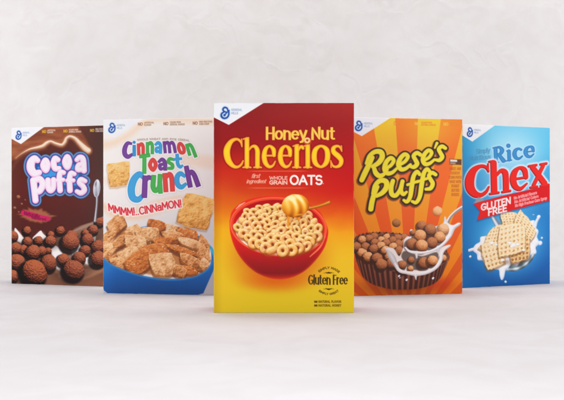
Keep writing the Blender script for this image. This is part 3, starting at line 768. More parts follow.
    u = (A.X[w] - 97) / 3.5; v = (A.Y[w] - 188.4) / 9
    A.put(w, A.cov(d), ramp(np.clip(.5 - .45 * u + .5 * np.exp(-((u - .4) / .3) ** 2) - .3 * v, 0, 1), [(0, (84, 82, 92)), (.5, (170, 172, 184)), (1, (240, 242, 250))]))
    A.put(w, A.cov(np.abs(d + .5) - .25), (214, 214, 224))
    A.glow(96, 184, 1.6, 4.5, (70, 60, 66), .6, 8)
    # title
    A.cur = TITLE
    T = []
    sp = spline
    T.append([sp([(37.8, 160.4, 2.6), (34.6, 158.8, 3.5), (31.4, 162.6, 4.1), (31.2, 168.8, 4.3), (34.6, 173.6, 3.9), (39.4, 172.6, 2.9)], 5)])
    T.append([sp([(45.8, 160.2, 3.0), (48.0, 165, 3.3), (46.2, 170.4, 3.1), (43.4, 165.6, 3.2), (45.8, 160.2, 3.0)], 5)])
    T.append([sp([(58.2, 159.8, 2.5), (55.4, 158.6, 2.8), (54.0, 163.6, 3.0), (55.6, 168.6, 2.8), (59.4, 168.4, 2.3)], 5)])
    T.append([sp([(67.6, 156.9, 3.0), (69.7, 162, 3.1), (67.8, 167.4, 3.0), (65.2, 162.3, 3.1), (67.6, 156.9, 3.0)], 5)])
    T.append([sp([(77.2, 159.8, 2.2), (80.0, 157.4, 2.6), (83.2, 159.6, 2.9), (84.2, 170.6, 2.8)], 5), sp([(83, 164, 2.2), (79.0, 165.2, 2.5), (78.2, 169.4, 2.6), (82.6, 169.6, 2.2)], 5)])
    T.append([[(33.8, 180.6, 3.4), (36.0, 200.4, 3.0)], sp([(34.8, 180.6, 3.1), (40.2, 179.0, 3.1), (43.2, 184.4, 3.2), (40.4, 190.8, 3.1), (37, 191.4, 2.8)], 5)])
    T.append([sp([(48.4, 180.2, 2.7), (48.8, 187.6, 2.8), (51.2, 190.6, 2.7), (53.8, 187.6, 2.6), (54.0, 179.8, 2.6)], 5)])
    T.append([sp([(64.0, 172.6, 2.2), (61.0, 172.4, 2.5), (59.8, 178, 2.7), (60.6, 190.4, 2.7)], 5), [(58.0, 180.4, 1.9), (63.6, 179.8, 1.9)]])
    T.append([sp([(74.6, 174.0, 2.1), (71.4, 173.4, 2.5), (70.0, 179, 2.7), (70.4, 190.4, 2.7)], 5), [(67.8, 180.6, 1.9), (73.8, 180.4, 1.9)]])
    T.append([sp([(85.4, 181.0, 2.1), (81.4, 179.6, 2.5), (79.8, 182.8, 2.4), (83.4, 186.4, 2.6), (84.6, 190.4, 2.6), (81.2, 193.0, 2.5), (77.4, 191.4, 2.0)], 5)])
    a = [[(p[0], p[1], p[2] * (.74 if s[0][:2] == s[-1][:2] else .84)) for p in s] for s in flat(T)]
    w, d = A.strokes_sd(a, 9)
    d2 = sd_poly(A.X[w], A.Y[w], [(33, 164), (60, 158), (83, 162), (83, 190), (60, 189), (48, 189), (38, 190)])
    dd = np.minimum(d, d2 + 2.2)
    A.put(w, A.cov(dd - 4.0, .6), (34, 44, 78))
    A.put(w, A.cov(dd - 3.4, .5), (116, 152, 194))
    A.put(w, A.cov(dd - 2.1, .6), (54, 92, 156))
    A.put(w, A.cov(dd + 2.0, .6), (66, 152, 214))
    A.put(w, A.cov(d - 1.5, .4), (44, 64, 140))
    A.put(w, A.cov(d - .85, .35), (226, 136, 192))
    A.put(w, A.cov(d - .35, .45), (250, 240, 248))
    gy, gx = np.gradient(d)
    A.put(w, A.cov(d - .35, .45) * np.clip(1 + d / 1.4, 0, 1) * np.clip(gy * 3 + .2, 0, 1) * .6, (232, 160, 208))

# ---------------------------------------------------------------- cinnamon squares (white, blue bowl)
def paint_cinn(A):
    X, Y = A.X, A.Y
    n = fbm(X * .04, Y * .05, 21, 3)
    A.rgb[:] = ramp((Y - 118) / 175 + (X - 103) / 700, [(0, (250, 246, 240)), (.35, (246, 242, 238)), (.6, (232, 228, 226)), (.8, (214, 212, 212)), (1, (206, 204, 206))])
    def sweep(pts, col, alpha, aa=3):
        A.stroke([spline(pts, 6)], col, aa=aa, alpha=alpha, pad=10)
    sweep([(98, 146, 5), (114, 143, 3.5), (130, 134, 3), (143, 124, 3), (160, 119, 3), (220, 122, 3.2)], (246, 222, 198), .85)
    sweep([(150, 165, 2), (170, 162, 4), (190, 160, 6), (220, 164, 7)], (240, 216, 196), .7)
    sweep([(104, 206, 2), (115, 212, 5.5), (135, 214, 6), (155, 208, 6), (175, 202, 5), (190, 200, 3)], (236, 200, 168), .8)
    sweep([(104, 180, 3), (116, 186, 3), (128, 184, 2)], (244, 226, 210), .7)
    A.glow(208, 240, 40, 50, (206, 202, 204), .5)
    corner_flash(A)
    claims(A, 4.4, (150, 112, 84), (140, 92, 62), (43, 75, 111), 1.0)
    A.cur = SMALL
    # fine print arched over the title
    A.stroke(flat(text_strokes('WHOLE WHEAT AND RICE CEREAL', 137.5, 0, 1.6, 52, thick=.2, track=.3, path=lambda x, b, y: (x, 139.8 + ((x - 160) / 26) ** 2 * 1.2 - y))), (150, 128, 110), aa=.35)
    # bowl
    A.cur = PICTURE
    A.poly([(103, 247), (110, 240), (120, 234), (136, 228), (160, 224), (185, 229), (203, 238), (212.5, 248), (216, 262), (213, 272), (204, 280), (160, 284), (103, 270)], (34, 98, 168), aa=.5)
    A.stroke([spline([(196, 236.5, 1.0), (206, 243, 1.3), (213, 252, 1.5), (215.5, 262, 1.3)], 5)], (70, 178, 214), aa=.5)
    A.poly(spline([(103, 250), (118, 239), (150, 230), (185, 233), (203, 241), (210.5, 250), (211, 262), (206, 271), (190, 277.5), (165, 278.6), (140, 275), (120, 267), (103, 259)], 5), (240, 232, 226), aa=.6)
    A.poly(spline([(100, 252), (118, 241), (150, 232), (183, 235), (201, 243), (207, 251), (207.6, 261), (202, 269.6), (188, 275.4), (165, 276.2), (141, 272.6), (121, 264.6), (100, 256)], 5), (186, 124, 76), aa=1.2)
    A.cur = PIECE
    hi = (244, 204, 156); mid = (212, 148, 92); lo = (140, 74, 32)
    dk = dict(hi=(232, 164, 100), mid=(196, 114, 56), lo=(122, 62, 30))
    lt = dict(hi=(252, 224, 184), mid=(226, 174, 122), lo=(164, 102, 56))
    nm = dict(hi=hi, mid=mid, lo=lo)
    # a heap of thin squares lying every way, back rows first
    def slab(cx, cy, L, W, a, b, c, seed, thick=1.6):
        """square seen at a slant: sides along angles a and b"""
        ax, ay = L * math.cos(math.radians(a)) / 2, L * math.sin(math.radians(a)) / 2
        bx, by = W * math.cos(math.radians(b)) / 2, W * math.sin(math.radians(b)) / 2
        Q = [(cx - ax - bx, cy - ay - by), (cx + ax - bx, cy + ay - by), (cx + ax + bx, cy + ay + by), (cx - ax + bx, cy - ay + by)]
        Q2 = [(x, y + thick) for x, y in Q]
        A.quad_piece(Q2, 'toast', seed=seed, bulge=.05, shadow=.6, hi=mix(c['mid'], (90, 40, 16), .15), mid=mix(c['lo'], c['mid'], .35), lo=mix(c['lo'], (60, 26, 10), .2))
        A.quad_piece(Q, 'toast', seed=seed + 500, bulge=.07, shadow=0, **c)
    heap = [(170, 229, 18, 9, 8, 70, lt), (117, 224, 18, 13, -38, 62, nm), (157, 225, 17, 8, 14, 95, dk), (188, 234, 20, 11, 14, 80, dk), (132, 232, 19, 10, -28, 50, lt),
            (110, 236, 20, 9, -36, 30, nm), (204, 245, 14, 12, 50, 100, nm), (174, 236, 20, 9, 4, 60, nm), (148, 234, 22, 11, -4, 80, lt), (120, 240, 24, 9, -40, 20, nm),
            (191, 243, 22, 8, 12, 60, lt), (166, 241, 20, 9, -8, 40, dk), (136, 243, 20, 13, 6, 84, lt), (106, 247, 14, 10, 10, 80, lt), (203, 256, 15, 13, 62, 130, nm),
            (182, 250, 26, 9, 14, 40, dk), (155, 250, 24, 11, -10, 50, dk), (112, 255, 22, 9, -24, 40, nm), (129, 254, 20, 11, -18, 60, lt), (192, 262, 24, 10, 24, 80, nm),
            (120, 263, 18, 9, 6, 70, nm), (204, 264, 9, 9, 50, 130, lt), (139, 262, 25, 18, -34, 62, dk), (186, 270, 22, 8, 8, 60, dk), (163, 264, 22, 21, -6, 76, lt), (180, 271, 12, 9, 30, 110, nm)]
    for i, (cx, cy, L_, W_, a, b, c) in enumerate(heap): slab(cx, cy, L_, W_, a, b, c, 200 + i)
    for Q in ([(118, 247), (126, 245), (124, 249), (112, 255)], [(117, 233), (127, 226), (126, 230), (113, 241)]):
        A.poly(Q, (104, 52, 28), aa=1.0, alpha=.85)
    rng = random.Random(9)
    for i in range(90):
        x, y = rng.uniform(104, 205), rng.uniform(224, 274)
        if y > 262 + (x - 103) * .14 or y < 240 - (x - 103) * .1: continue
        A.glow(x, y, rng.uniform(.5, 1.5), rng.uniform(.4, 1.0), (255, 240, 214), .85)
    A.stroke([spline([(167, 231, .6), (172, 224, 1.4), (180, 223.5, 1.4), (184, 228, 1.2)], 5)], (220, 212, 204), aa=.8, alpha=.7)
    A.cur = PICTURE
    front = spline([(103, 258), (113, 265.5), (130, 272.5), (150, 277.8), (172, 279.8), (192, 277.6), (205, 271.5), (212, 263), (214.6, 254)], 6) + [(216, 262), (213, 272), (203.6, 293.4), (198, 295), (150, 294.6), (108, 293.6), (104.4, 291), (103, 288)]
    w = A.win(100, 252, 220, 299)
    d = sd_poly(A.X[w], A.Y[w], front)
    A.put(w, A.cov(d, .5), ramp((A.Y[w] - 262) / 32 - np.clip(1 - (A.X[w] - 103) / 14, 0, 1) * .3 + .15 * np.exp(-((A.X[w] - 160) / 40) ** 2), [(0, (40, 116, 186)), (.4, (30, 94, 164)), (1, (24, 72, 132))]))
    A.stroke([spline([(103, 258, .8), (113, 265.5, .8), (130, 272.5, .8), (150, 277.8, .8), (172, 279.8, .8), (192, 277.6, .8), (205, 271.5, .8), (212, 263, .8), (214.6, 254, .8)], 6)], (60, 136, 200), aa=.8, alpha=.8)
    A.poly([(103, 290), (108, 293.6), (150, 294.6), (198, 295), (198, 299), (100, 299)], (196, 192, 196), aa=.5)
    A.poly([(203.5, 293.4), (213, 272), (216, 262), (224, 262), (224, 300), (198, 300), (198, 295)], (176, 172, 176), aa=.6)
    # two plain squares of cereal
    A.cur = PIECE
    A.quad_piece([(107.6, 163.8), (129.8, 161.6), (128.4, 184.6), (110.4, 186.8)], 'toast', (252, 222, 158), (236, 186, 108), (184, 118, 50), seed=300, bulge=.03, shadow=.25, light=.05)
    A.quad_piece([(187.0, 193.0), (214.5, 199.0), (206.5, 230.6), (176.6, 221.6)], 'toast', (250, 214, 146), (232, 178, 100), (176, 108, 44), seed=301, bulge=.03, shadow=.3, light=.03)
    # title
    A.cur = TITLE
    pu, bl, rd, gr, cy = (106, 42, 140), (36, 140, 206), (222, 50, 42), (52, 172, 62), (46, 160, 220)
    sp = spline
    LT = [
     (pu, [sp([(131.0, 143.6, 1.2), (127.6, 143.4, 1.7), (125.0, 148.4, 2.1), (125.0, 154.0, 2.1), (128.0, 156.8, 1.9), (131.6, 155.0, 1.4)], 5)]),
     (bl, [[(134.4, 146.6, 1.5), (134.4, 154.6, 1.6)], [(134.3, 142.3, 1.3), (134.4, 142.4, 1.3)]]),
     (rd, [[(138.6, 145.0, 1.4), (139.0, 153.8, 1.5)], sp([(139, 147.0, 1.1), (141.4, 144.0, 1.5), (143.2, 146.4, 1.5), (143.4, 153.2, 1.5)], 5)]),
     (gr, [[(147.6, 143.6, 1.4), (147.8, 153.0, 1.5)], sp([(148, 145.6, 1.1), (150.4, 142.8, 1.5), (152.4, 145.2, 1.5), (152.6, 152.6, 1.5)], 5)]),
     (cy, [sp([(156.2, 144.4, 1.2), (158.4, 142.8, 1.5), (160.6, 145.2, 1.5), (160.6, 152.2, 1.5)], 5), sp([(160.2, 147.4, 1.0), (156.6, 148.4, 1.3), (157.0, 151.8, 1.3), (160.4, 150.4, .9)], 5)]),
     (pu, [[(164.4, 142.8, 1.4), (165.4, 151.8, 1.4)], sp([(165, 145, 1.0), (167.4, 142.4, 1.4), (169.2, 145, 1.4), (170.0, 151.8, 1.4)], 5), sp([(169.4, 145.4, 1.0), (171.8, 142.4, 1.4), (174.0, 145, 1.4), (175.4, 151.6, 1.4)], 5)]),
     (rd, [sp([(181.0, 143.8, 1.4), (183.8, 147.6, 1.5), (184.0, 152.2, 1.5), (181.0, 152.6, 1.5), (178.9, 148.4, 1.5), (179.2, 144.4, 1.4), (181.0, 143.8, 1.4)], 5)]),
     (gr, [[(187.0, 145.4, 1.4), (189.6, 154.2, 1.5)], sp([(187.8, 147.6, 1.1), (189.4, 144.6, 1.4), (192.0, 147.0, 1.5), (195.6, 155.8, 1.6)], 5)]),
     (gr, [[(141.2, 156.4, 1.7), (148.6, 155.4, 1.7)], [(144.6, 156, 1.8), (144.6, 171.8, 1.9)]]),
     (rd, [sp([(153.0, 159.6, 1.6), (156.0, 164.6, 1.8), (153.4, 170.0, 1.7), (150.2, 165.0, 1.8), (153.0, 159.6, 1.6)], 5)]),
     (pu, [sp([(159.4, 161.6, 1.3), (162.4, 159.4, 1.6), (165.2, 162.6, 1.8), (165.6, 168.8, 1.7)], 5), sp([(164.6, 163.8, 1.2), (160.2, 165.4, 1.6), (161.0, 169.0, 1.5), (164.6, 167.8, 1.1)], 5)]),
     (gr, [sp([(173.6, 159.6, 1.2), (170.0, 159.0, 1.6), (168.6, 162.0, 1.5), (172.4, 164.6, 1.6), (172.4, 168.0, 1.6), (168.2, 168.4, 1.2)], 5)]),
     (cy, [sp([(177.4, 155.6, 1.6), (178.0, 163.8, 1.6), (180.4, 167.0, 1.5), (182.4, 165.8, 1.0)], 5), [(174.9, 159.4, 1.2), (181.0, 158.8, 1.2)]]),
     (cy, [sp([(143.0, 177.0, 1.9), (139.6, 174.2, 2.6), (134.4, 179.4, 3.1), (131.6, 188.6, 3.3), (133.0, 197.4, 3.1), (138.4, 199.6, 2.6), (142.8, 195.8, 1.9)], 5)]),
     (pu, [[(145.4, 178.2, 2.4), (144.8, 195.2, 2.5)], sp([(145.6, 181.6, 1.6), (148.4, 177.6, 2.0), (150.6, 177.8, 2.0)], 5)]),
     (gr, [sp([(154.0, 177.4, 2.2), (153.4, 186.6, 2.3), (155.8, 190.8, 2.1), (159.4, 187.0, 2.0), (160.4, 176.4, 2.2)], 5), [(160.2, 182, 2.0), (160.8, 191.4, 2.1)]]),
     (rd, [[(165.2, 175.4, 2.1), (166.2, 189.8, 2.2)], sp([(165.8, 178.4, 1.5), (169.6, 174.2, 2.0), (172.0, 178.2, 2.2), (172.8, 189.2, 2.2)], 5)]),
     (cy, [sp([(184.4, 175.8, 1.6), (180.6, 173.6, 2.1), (177.4, 177.2, 2.3), (177.8, 184.0, 2.3), (181.6, 187.2, 2.1), (185.6, 184.4, 1.5)], 5)]),
     (pu, [[(186.8, 168.2, 2.2), (190.2, 185.2, 2.2)], sp([(188.6, 176.4, 1.5), (191.2, 171.8, 1.9), (194.4, 175.0, 2.2), (198.0, 184.4, 2.3)], 5)]),
    ]
    A.flat_ends = True
    LT = [(c, [[(p[0], p[1], p[2] * 1.13) for p in q] for q in s]) for c, s in LT]
    a = flat([s for c, s in LT])
    w, d = A.strokes_sd(a)
    A.put(w, A.cov(d - 1.4, 1.4) * .35, (176, 158, 150), mark=False)
    A.put(w, A.cov(d - 1.0, .5), (255, 255, 255))
    for c, s in LT:
        w, d = A.strokes_sd(s, 3)
        A.put(w, A.cov(d), mix(c, (0, 0, 30), .12))
        A.put(w, A.cov(d + .5, .8) * .6, mix(c, (255, 255, 255), .18))
    base = lambda x: float(np.interp(x, [106, 114, 122, 130, 140, 150, 160, 170, 182], [209.4, 212.4, 214.4, 215.2, 214.4, 212.4, 210.2, 208.2, 206.8]))
    def wob(x, b, y): return (x - (y - 3) * .12, base(x) - y)
    yum = flat(text_strokes("MMMM!..CINNaMON!", 108.6, 0, 6.8, 73, thick=.66, track=.16, path=wob))
    A.stroke(yum, (255, 250, 246), grow=1.1, aa=.6)
    A.stroke(yum, (204, 30, 48), aa=.35)
# ---------------------------------------------------------------- peanut butter puffs (orange sunburst)
def paint_peanut(A):
    X, Y = A.X, A.Y
    ang = np.arctan2(X - 409.5, 335 - Y)
    k = (ang - .039) / .105
    wav = k - np.floor(k)
    odd = (np.floor(k).astype(int) % 2) != 0
    soft = np.clip(np.minimum(wav, 1 - wav) * np.hypot(X - 409.5, Y - 335) * .105 / .5 + .5, .5, 1)
    t = (Y - 118) / 176
    org = ramp(t, [(0, (244, 138, 42)), (.25, (238, 112, 32)), (.6, (222, 92, 28)), (1, (196, 84, 22))])
    yel = ramp(t, [(0, (252, 208, 52)), (.25, (246, 176, 44)), (.6, (232, 140, 34)), (1, (214, 116, 24))])
    yw = (~odd)
    m = np.where(yw, soft, 1 - soft)[..., None]
    A.rgb[:] = org * (1 - m) + yel * m
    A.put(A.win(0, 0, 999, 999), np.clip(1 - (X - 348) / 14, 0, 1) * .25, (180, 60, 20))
    A.glow(430, 130, 40, 30, (255, 224, 70), .35)
    corner_flash(A)
    claims(A, 4.6, (214, 128, 44), (255, 206, 92), (45, 79, 115), 1.0)
    # small panel and column of print
    A.cur = SMALL
    A.poly([(449.4, 158.8), (461.4, 159.4), (461.4, 165.0), (449.4, 164.4)], (96, 56, 36), aa=.5)
    A.poly([(450.0, 159.4), (457.0, 159.8), (457.0, 162.0), (450.0, 161.7)], (232, 222, 214), aa=.4)
    A.poly([(450.0, 162.4), (455.4, 162.6), (455.4, 164.0), (450.0, 163.8)], (176, 160, 150), aa=.4)
    for i, s in enumerate(('SWEET AND', 'CRUNCHY', 'CORN PUFFS', 'MADE WITH', 'PEANUT', 'BUTTER', 'INSIDE')):
        wd = 1.25 * len(s)
        A.stroke(flat(text_strokes(s, 455.2 - wd / 2, 170.0 + i * 4.3, 2.5, wd, thick=.28, track=.2)), (176, 84, 26), aa=.35, alpha=.85)
    # paper cup
    A.cur = PICTURE
    A.glow(400, 286, 60, 16, (110, 40, 14), .75)
    A.glow(440, 284, 22, 12, (190, 50, 24), .6)
    cup = spline([(351, 241), (355, 256), (359, 268), (363, 277), (372, 284), (388, 288.6), (402, 289.6), (418, 288.6), (432, 284.6), (440, 278), (445, 268), (449.6, 257)], 6) + spline([(449.6, 257), (444, 247), (430, 240), (404, 234), (378, 232), (360, 234.5), (351, 241)], 6)
    w = A.win(345, 226, 456, 294)
    x, y = A.X[w], A.Y[w]
    rag = .5 * np.sin(x * 1.9) * (y < 262)
    d = sd_poly(x, y, cup) + rag * .9
    u = (x - 401) / (49.5 - np.clip((y - 245) / 45, 0, 1) * 12)
    fl = np.sin(np.arcsin(np.clip(u, -.995, .995)) * 44)
    s = .42 + .33 * fl - .25 * np.abs(u) - .22 * np.clip((y - 262) / 28, 0, 1) - .05
    A.put(w, A.cov(d, .5), ramp(np.clip(s, 0, 1), [(0, (66, 32, 24)), (.4, (120, 68, 52)), (1, (186, 132, 112))]))
    inside = spline([(353.5, 242.5), (356, 249), (364, 257), (376, 264), (392, 270), (410, 273), (428, 270.5), (441, 264), (446.5, 257.5), (442, 249), (428, 242), (404, 236.4), (378, 234.6), (361, 237), (353.5, 242.5)], 5)
    d2 = sd_poly(x, y, inside) + rag * .5
    A.put(w, A.cov(d2 - .9, .5), (128, 84, 68))
    A.put(w, A.cov(d2, .5), (96, 58, 40))
    A.cur = PIECE
    tan = dict(hi=(238, 182, 130), mid=(184, 114, 68), lo=(66, 34, 20))
    brn = dict(hi=(196, 128, 84), mid=(140, 82, 52), lo=(58, 32, 24))
    rng = random.Random(31)
    spots = []
    tries = 0
    cand = np.array([[rng.uniform(354, 412), rng.uniform(236, 268)] for _ in range(5000)])
    ok = sd_poly(cand[:, :1], cand[:, 1:], inside)[:, 0] < -1.4
    for px, py in cand[ok].tolist():
        r = 3.6 + (py - 236) / 32 * 1.8
        if all(math.hypot(px - q[0], (py - q[1]) * 1.25) > (r + q[2]) * .78 for q in spots): spots.append((px, py, r))
    spots.sort(key=lambda q: q[1])
    for i, (px, py, r) in enumerate(spots):
        A.ball(px, py, r * 1.08, rough=.45, seed=i, shadow=.9, lump=.12, **(brn if rng.random() < .45 else tan))
    # splash in the cup
    A.cur = BAND
    pool = spline([(399, 270), (394, 262), (390, 254), (386, 249), (389, 247.5), (394, 249), (399, 256), (403, 247), (404, 240), (408, 236), (410, 241), (408, 250), (420, 253), (436, 249), (444, 246), (449, 244.6), (450, 246.4), (443, 252), (441, 260), (436, 268), (426, 274), (417, 276), (416, 280), (414.6, 276), (406, 274), (399, 270)], 4)
    A.poly(pool, (236, 226, 222), aa=.5)
    hole = spline([(404, 262), (401, 256), (404, 251), (412, 253), (422, 256), (436, 252), (438, 258), (433, 266), (420, 270), (408, 268), (404, 262)], 5)
    A.poly(hole, (108, 92, 86), aa=.7)
    A.cur = PIECE
    for i, (px, py, r, c) in enumerate([(402, 264.6, 4.4, brn), (411, 260, 3.4, brn), (423.6, 263, 6.0, brn), (432.4, 260.6, 5.4, tan), (410.4, 268.4, 3.0, tan), (443, 258, 3.6, tan)]):
        A.ball(px, py, r, rough=.35, seed=90 + i, shadow=.7, **c)
    A.cur = BAND
    A.milk(strokes=[spline([(386.5, 249.6, .9), (391, 256, 3.0), (394.5, 262.5, 2.6), (398, 269.5, 1.6)], 5)], hi=(222, 218, 220), lo=(170, 164, 166), depth=3)
    A.milk(strokes=[spline([(395, 264, 1.0), (399.5, 270.5, 1.8), (407, 272.6, 1.6), (415.6, 273.4, 2.4), (426, 272.4, 1.9), (435, 268, 1.7), (440, 261, 1.9), (441.4, 254, 1.6), (444.4, 249.4, 1.0), (449.6, 245.6, .7)], 5), [(415.4, 274, 1.8), (415.8, 279.2, .5)], [(386.6, 249.6, .8), (384.4, 247, .4)]], hi=(252, 248, 246), lo=(206, 198, 198), depth=2)
    for px, py, r in ((398.8, 276.2, 1.0), (406.4, 280, 1.1), (432.8, 278.4, 1.1), (399.6, 278, .5)):
        A.milk(strokes=[[(px, py, r), (px + .5, py - .6, r * .8)]], depth=1)
    # spoon full of puffs
    A.stroke([spline([(466, 205.2, 1.6), (458, 209.8, 1.5), (450.6, 216.4, 1.4), (446.4, 223.6, 1.8)], 6)], (150, 140, 140), aa=.4)
    A.stroke([spline([(466, 204.6, .7), (457.6, 209.0, .6), (450.0, 215.8, .6), (446.0, 222.6, .8)], 6)], (244, 242, 244), aa=.4)
    A.milk(V=spline([(405, 238), (403, 246), (406, 251), (414, 253.5), (416, 259), (418, 254), (428, 252.6), (436, 250.6), (438, 254), (440, 249), (446, 243), (451.6, 236), (455, 229), (459.4, 225.6), (460.6, 223.4), (458, 222.6), (453, 225), (448, 223), (445.4, 216.8), (444.0, 217.6), (443, 223), (436, 226), (418, 232), (411, 229), (409.6, 232), (411, 236), (405, 238)], 4), hi=(250, 248, 250), lo=(198, 192, 196), depth=3)
    A.cur = PIECE
    for i, (px, py, r, c) in enumerate([(430.5, 235.5, 6.2, brn), (421.6, 225.8, 5.0, brn), (443.2, 229, 5.7, dict(hi=(246, 202, 158), mid=(206, 146, 100), lo=(120, 72, 46))), (430.0, 229.6, 5.8, brn), (439.4, 237.2, 5.8, tan), (419.6, 235.6, 6.2, tan), (431.6, 242.6, 5.6, brn), (411.8, 244, 6.0, brn), (421.4, 245.6, 6.2, tan), (412.4, 232.6, 2.4, brn)]):
        A.ball(px, py, r, rough=.3, seed=120 + i, shadow=.7, lump=.03, **c)
    A.cur = BAND
    A.milk(strokes=[spline([(405, 247.6, .9), (409, 251.2, 1.2), (416, 252.4, 1.5), (424, 252.4, 1.2), (434, 249.6, 1.2), (443, 243.6, 1.3), (450, 235.4, 1.2)], 5), [(416.2, 252.6, 1.3), (416.8, 257.6, .5)]], hi=(254, 252, 252), lo=(214, 206, 208), depth=1.6)
    A.cur = PIECE
    A.ball(437.2, 211.2, 5.0, rough=.25, seed=140, shadow=0, hi=(252, 206, 156), mid=(226, 160, 104), lo=(168, 96, 50))
    A.ball(396, 223, 4.2, rough=.4, seed=141, shadow=0, hi=(186, 124, 74), mid=(140, 86, 46), lo=(76, 44, 26))
    # title
    A.cur = TITLE
    sp = spline
    T = [
     [sp([(361.6, 180.0, 2.3), (364.6, 173.4, 2.6), (368.4, 165.6, 2.4), (372.2, 157.6, 2.0)], 6), sp([(366.0, 163.4, 1.2), (369.4, 156.0, 1.8), (375.0, 151.8, 2.1), (380.6, 152.2, 2.5), (382.0, 157.0, 2.5), (378.6, 162.6, 2.3), (372.6, 166.6, 1.8)], 6), sp([(373.4, 166.4, 1.7), (375.6, 173.0, 2.3), (379.8, 176.0, 2.2), (384.6, 173.4, 1.5), (387.4, 169.4, 1.0)], 6)],
     [sp([(385.0, 168.6, 1.5), (390.4, 165.6, 1.6), (393.4, 160.6, 1.8), (390.4, 158.0, 1.9), (386.0, 162.2, 2.1), (384.4, 168.8, 2.3), (387.0, 173.2, 2.1), (391.8, 172.6, 1.7), (396.6, 168.4, 1.2)], 6)],
     [sp([(398.6, 165.0, 1.5), (404.6, 161.6, 1.6), (407.6, 156.6, 1.8), (404.4, 154.4, 1.9), (400.2, 158.4, 2.1), (398.2, 164.4, 2.3), (400.6, 169.2, 2.1), (405.4, 168.6, 1.7), (410.2, 164.6, 1.2)], 6)],
     [sp([(420.4, 155.0, 1.7), (416.8, 153.0, 1.9), (413.4, 155.8, 1.9), (415.2, 160.0, 2.0), (416.8, 163.8, 2.1), (413.8, 167.0, 1.9), (409.6, 166.4, 1.3)], 6)],
     [sp([(423.4, 160.6, 1.4), (428.8, 157.4, 1.5), (431.4, 152.8, 1.7), (428.4, 150.4, 1.8), (424.4, 154.2, 2.0), (422.6, 159.8, 2.1), (424.8, 164.0, 2.0), (429.4, 163.4, 1.6), (434.2, 159.6, 1.1)], 6)],
     [[(436.8, 143.2, 1.3), (434.6, 148.0, .7)]],
     [sp([(445.2, 148.2, 1.6), (441.8, 146.4, 1.8), (438.6, 149.2, 1.8), (440.4, 153.2, 1.9), (442.0, 157.0, 2.0), (439.2, 160.2, 1.8), (435.2, 159.8, 1.2)], 6)],
     [sp([(370.6, 209.0, 2.4), (371.8, 201.6, 2.4), (374.2, 193.4, 2.2), (377.2, 186.8, 1.8)], 6), sp([(372.4, 193.6, 1.3), (374.8, 185.6, 1.9), (380.0, 180.6, 2.2), (385.6, 181.6, 2.5), (386.2, 187.0, 2.5), (382.2, 192.6, 2.2), (376.4, 196.0, 1.6)], 6)],
     [sp([(392.6, 181.0, 2.0), (390.8, 187.6, 2.2), (391.4, 194.0, 2.2), (395.4, 195.4, 2.0), (399.6, 189.8, 1.8), (402.2, 181.4, 1.9)], 6), sp([(401.6, 184.0, 1.8), (400.6, 190.6, 2.0), (403.0, 194.2, 1.8), (406.2, 192.0, 1.1)], 6)],
     [sp([(419.4, 174.4, 1.6), (416.6, 171.8, 1.8), (413.2, 176.4, 2.0), (411.4, 186.4, 2.2), (409.8, 196.6, 2.0), (406.6, 201.6, 1.7), (403.4, 200.2, 1.2)], 6), [(407.2, 184.8, 1.2), (417.8, 181.2, 1.2)]],
     [sp([(429.4, 171.6, 1.6), (426.6, 169.2, 1.8), (423.4, 173.8, 2.0), (421.4, 184.2, 2.2), (419.4, 196.4, 2.0), (415.8, 202.4, 1.7), (411.8, 201.4, 1.2)], 6), [(416.4, 182.0, 1.2), (427.6, 178.2, 1.2)]],
     [sp([(435.4, 174.6, 1.6), (431.8, 172.8, 1.8), (428.6, 175.6, 1.8), (430.4, 179.6, 1.9), (432.4, 183.6, 2.0), (430.4, 188.2, 1.9), (425.6, 189.2, 1.3)], 6)],
    ]
    a = [[(p[0], p[1], p[2] + .22) for p in s] for s in flat(T)]
    w, d = A.strokes_sd(a, 6)
    sh = A.strokes_sd([[(p[0] - .8, p[1] + 1.2, p[2]) for p in s] for s in a], 9)
    A.put(sh[0], A.cov(sh[1] - 2.0, .8) * .85, (96, 40, 12))
    w, d = A.strokes_sd(a, 6)
    A.put(w, A.cov(d - 1.55, .45), (40, 24, 12))
    A.put(w, A.cov(d - .1, .4), (222, 192, 38))
    A.put(w, A.cov(d + .45, .5), (254, 234, 60))

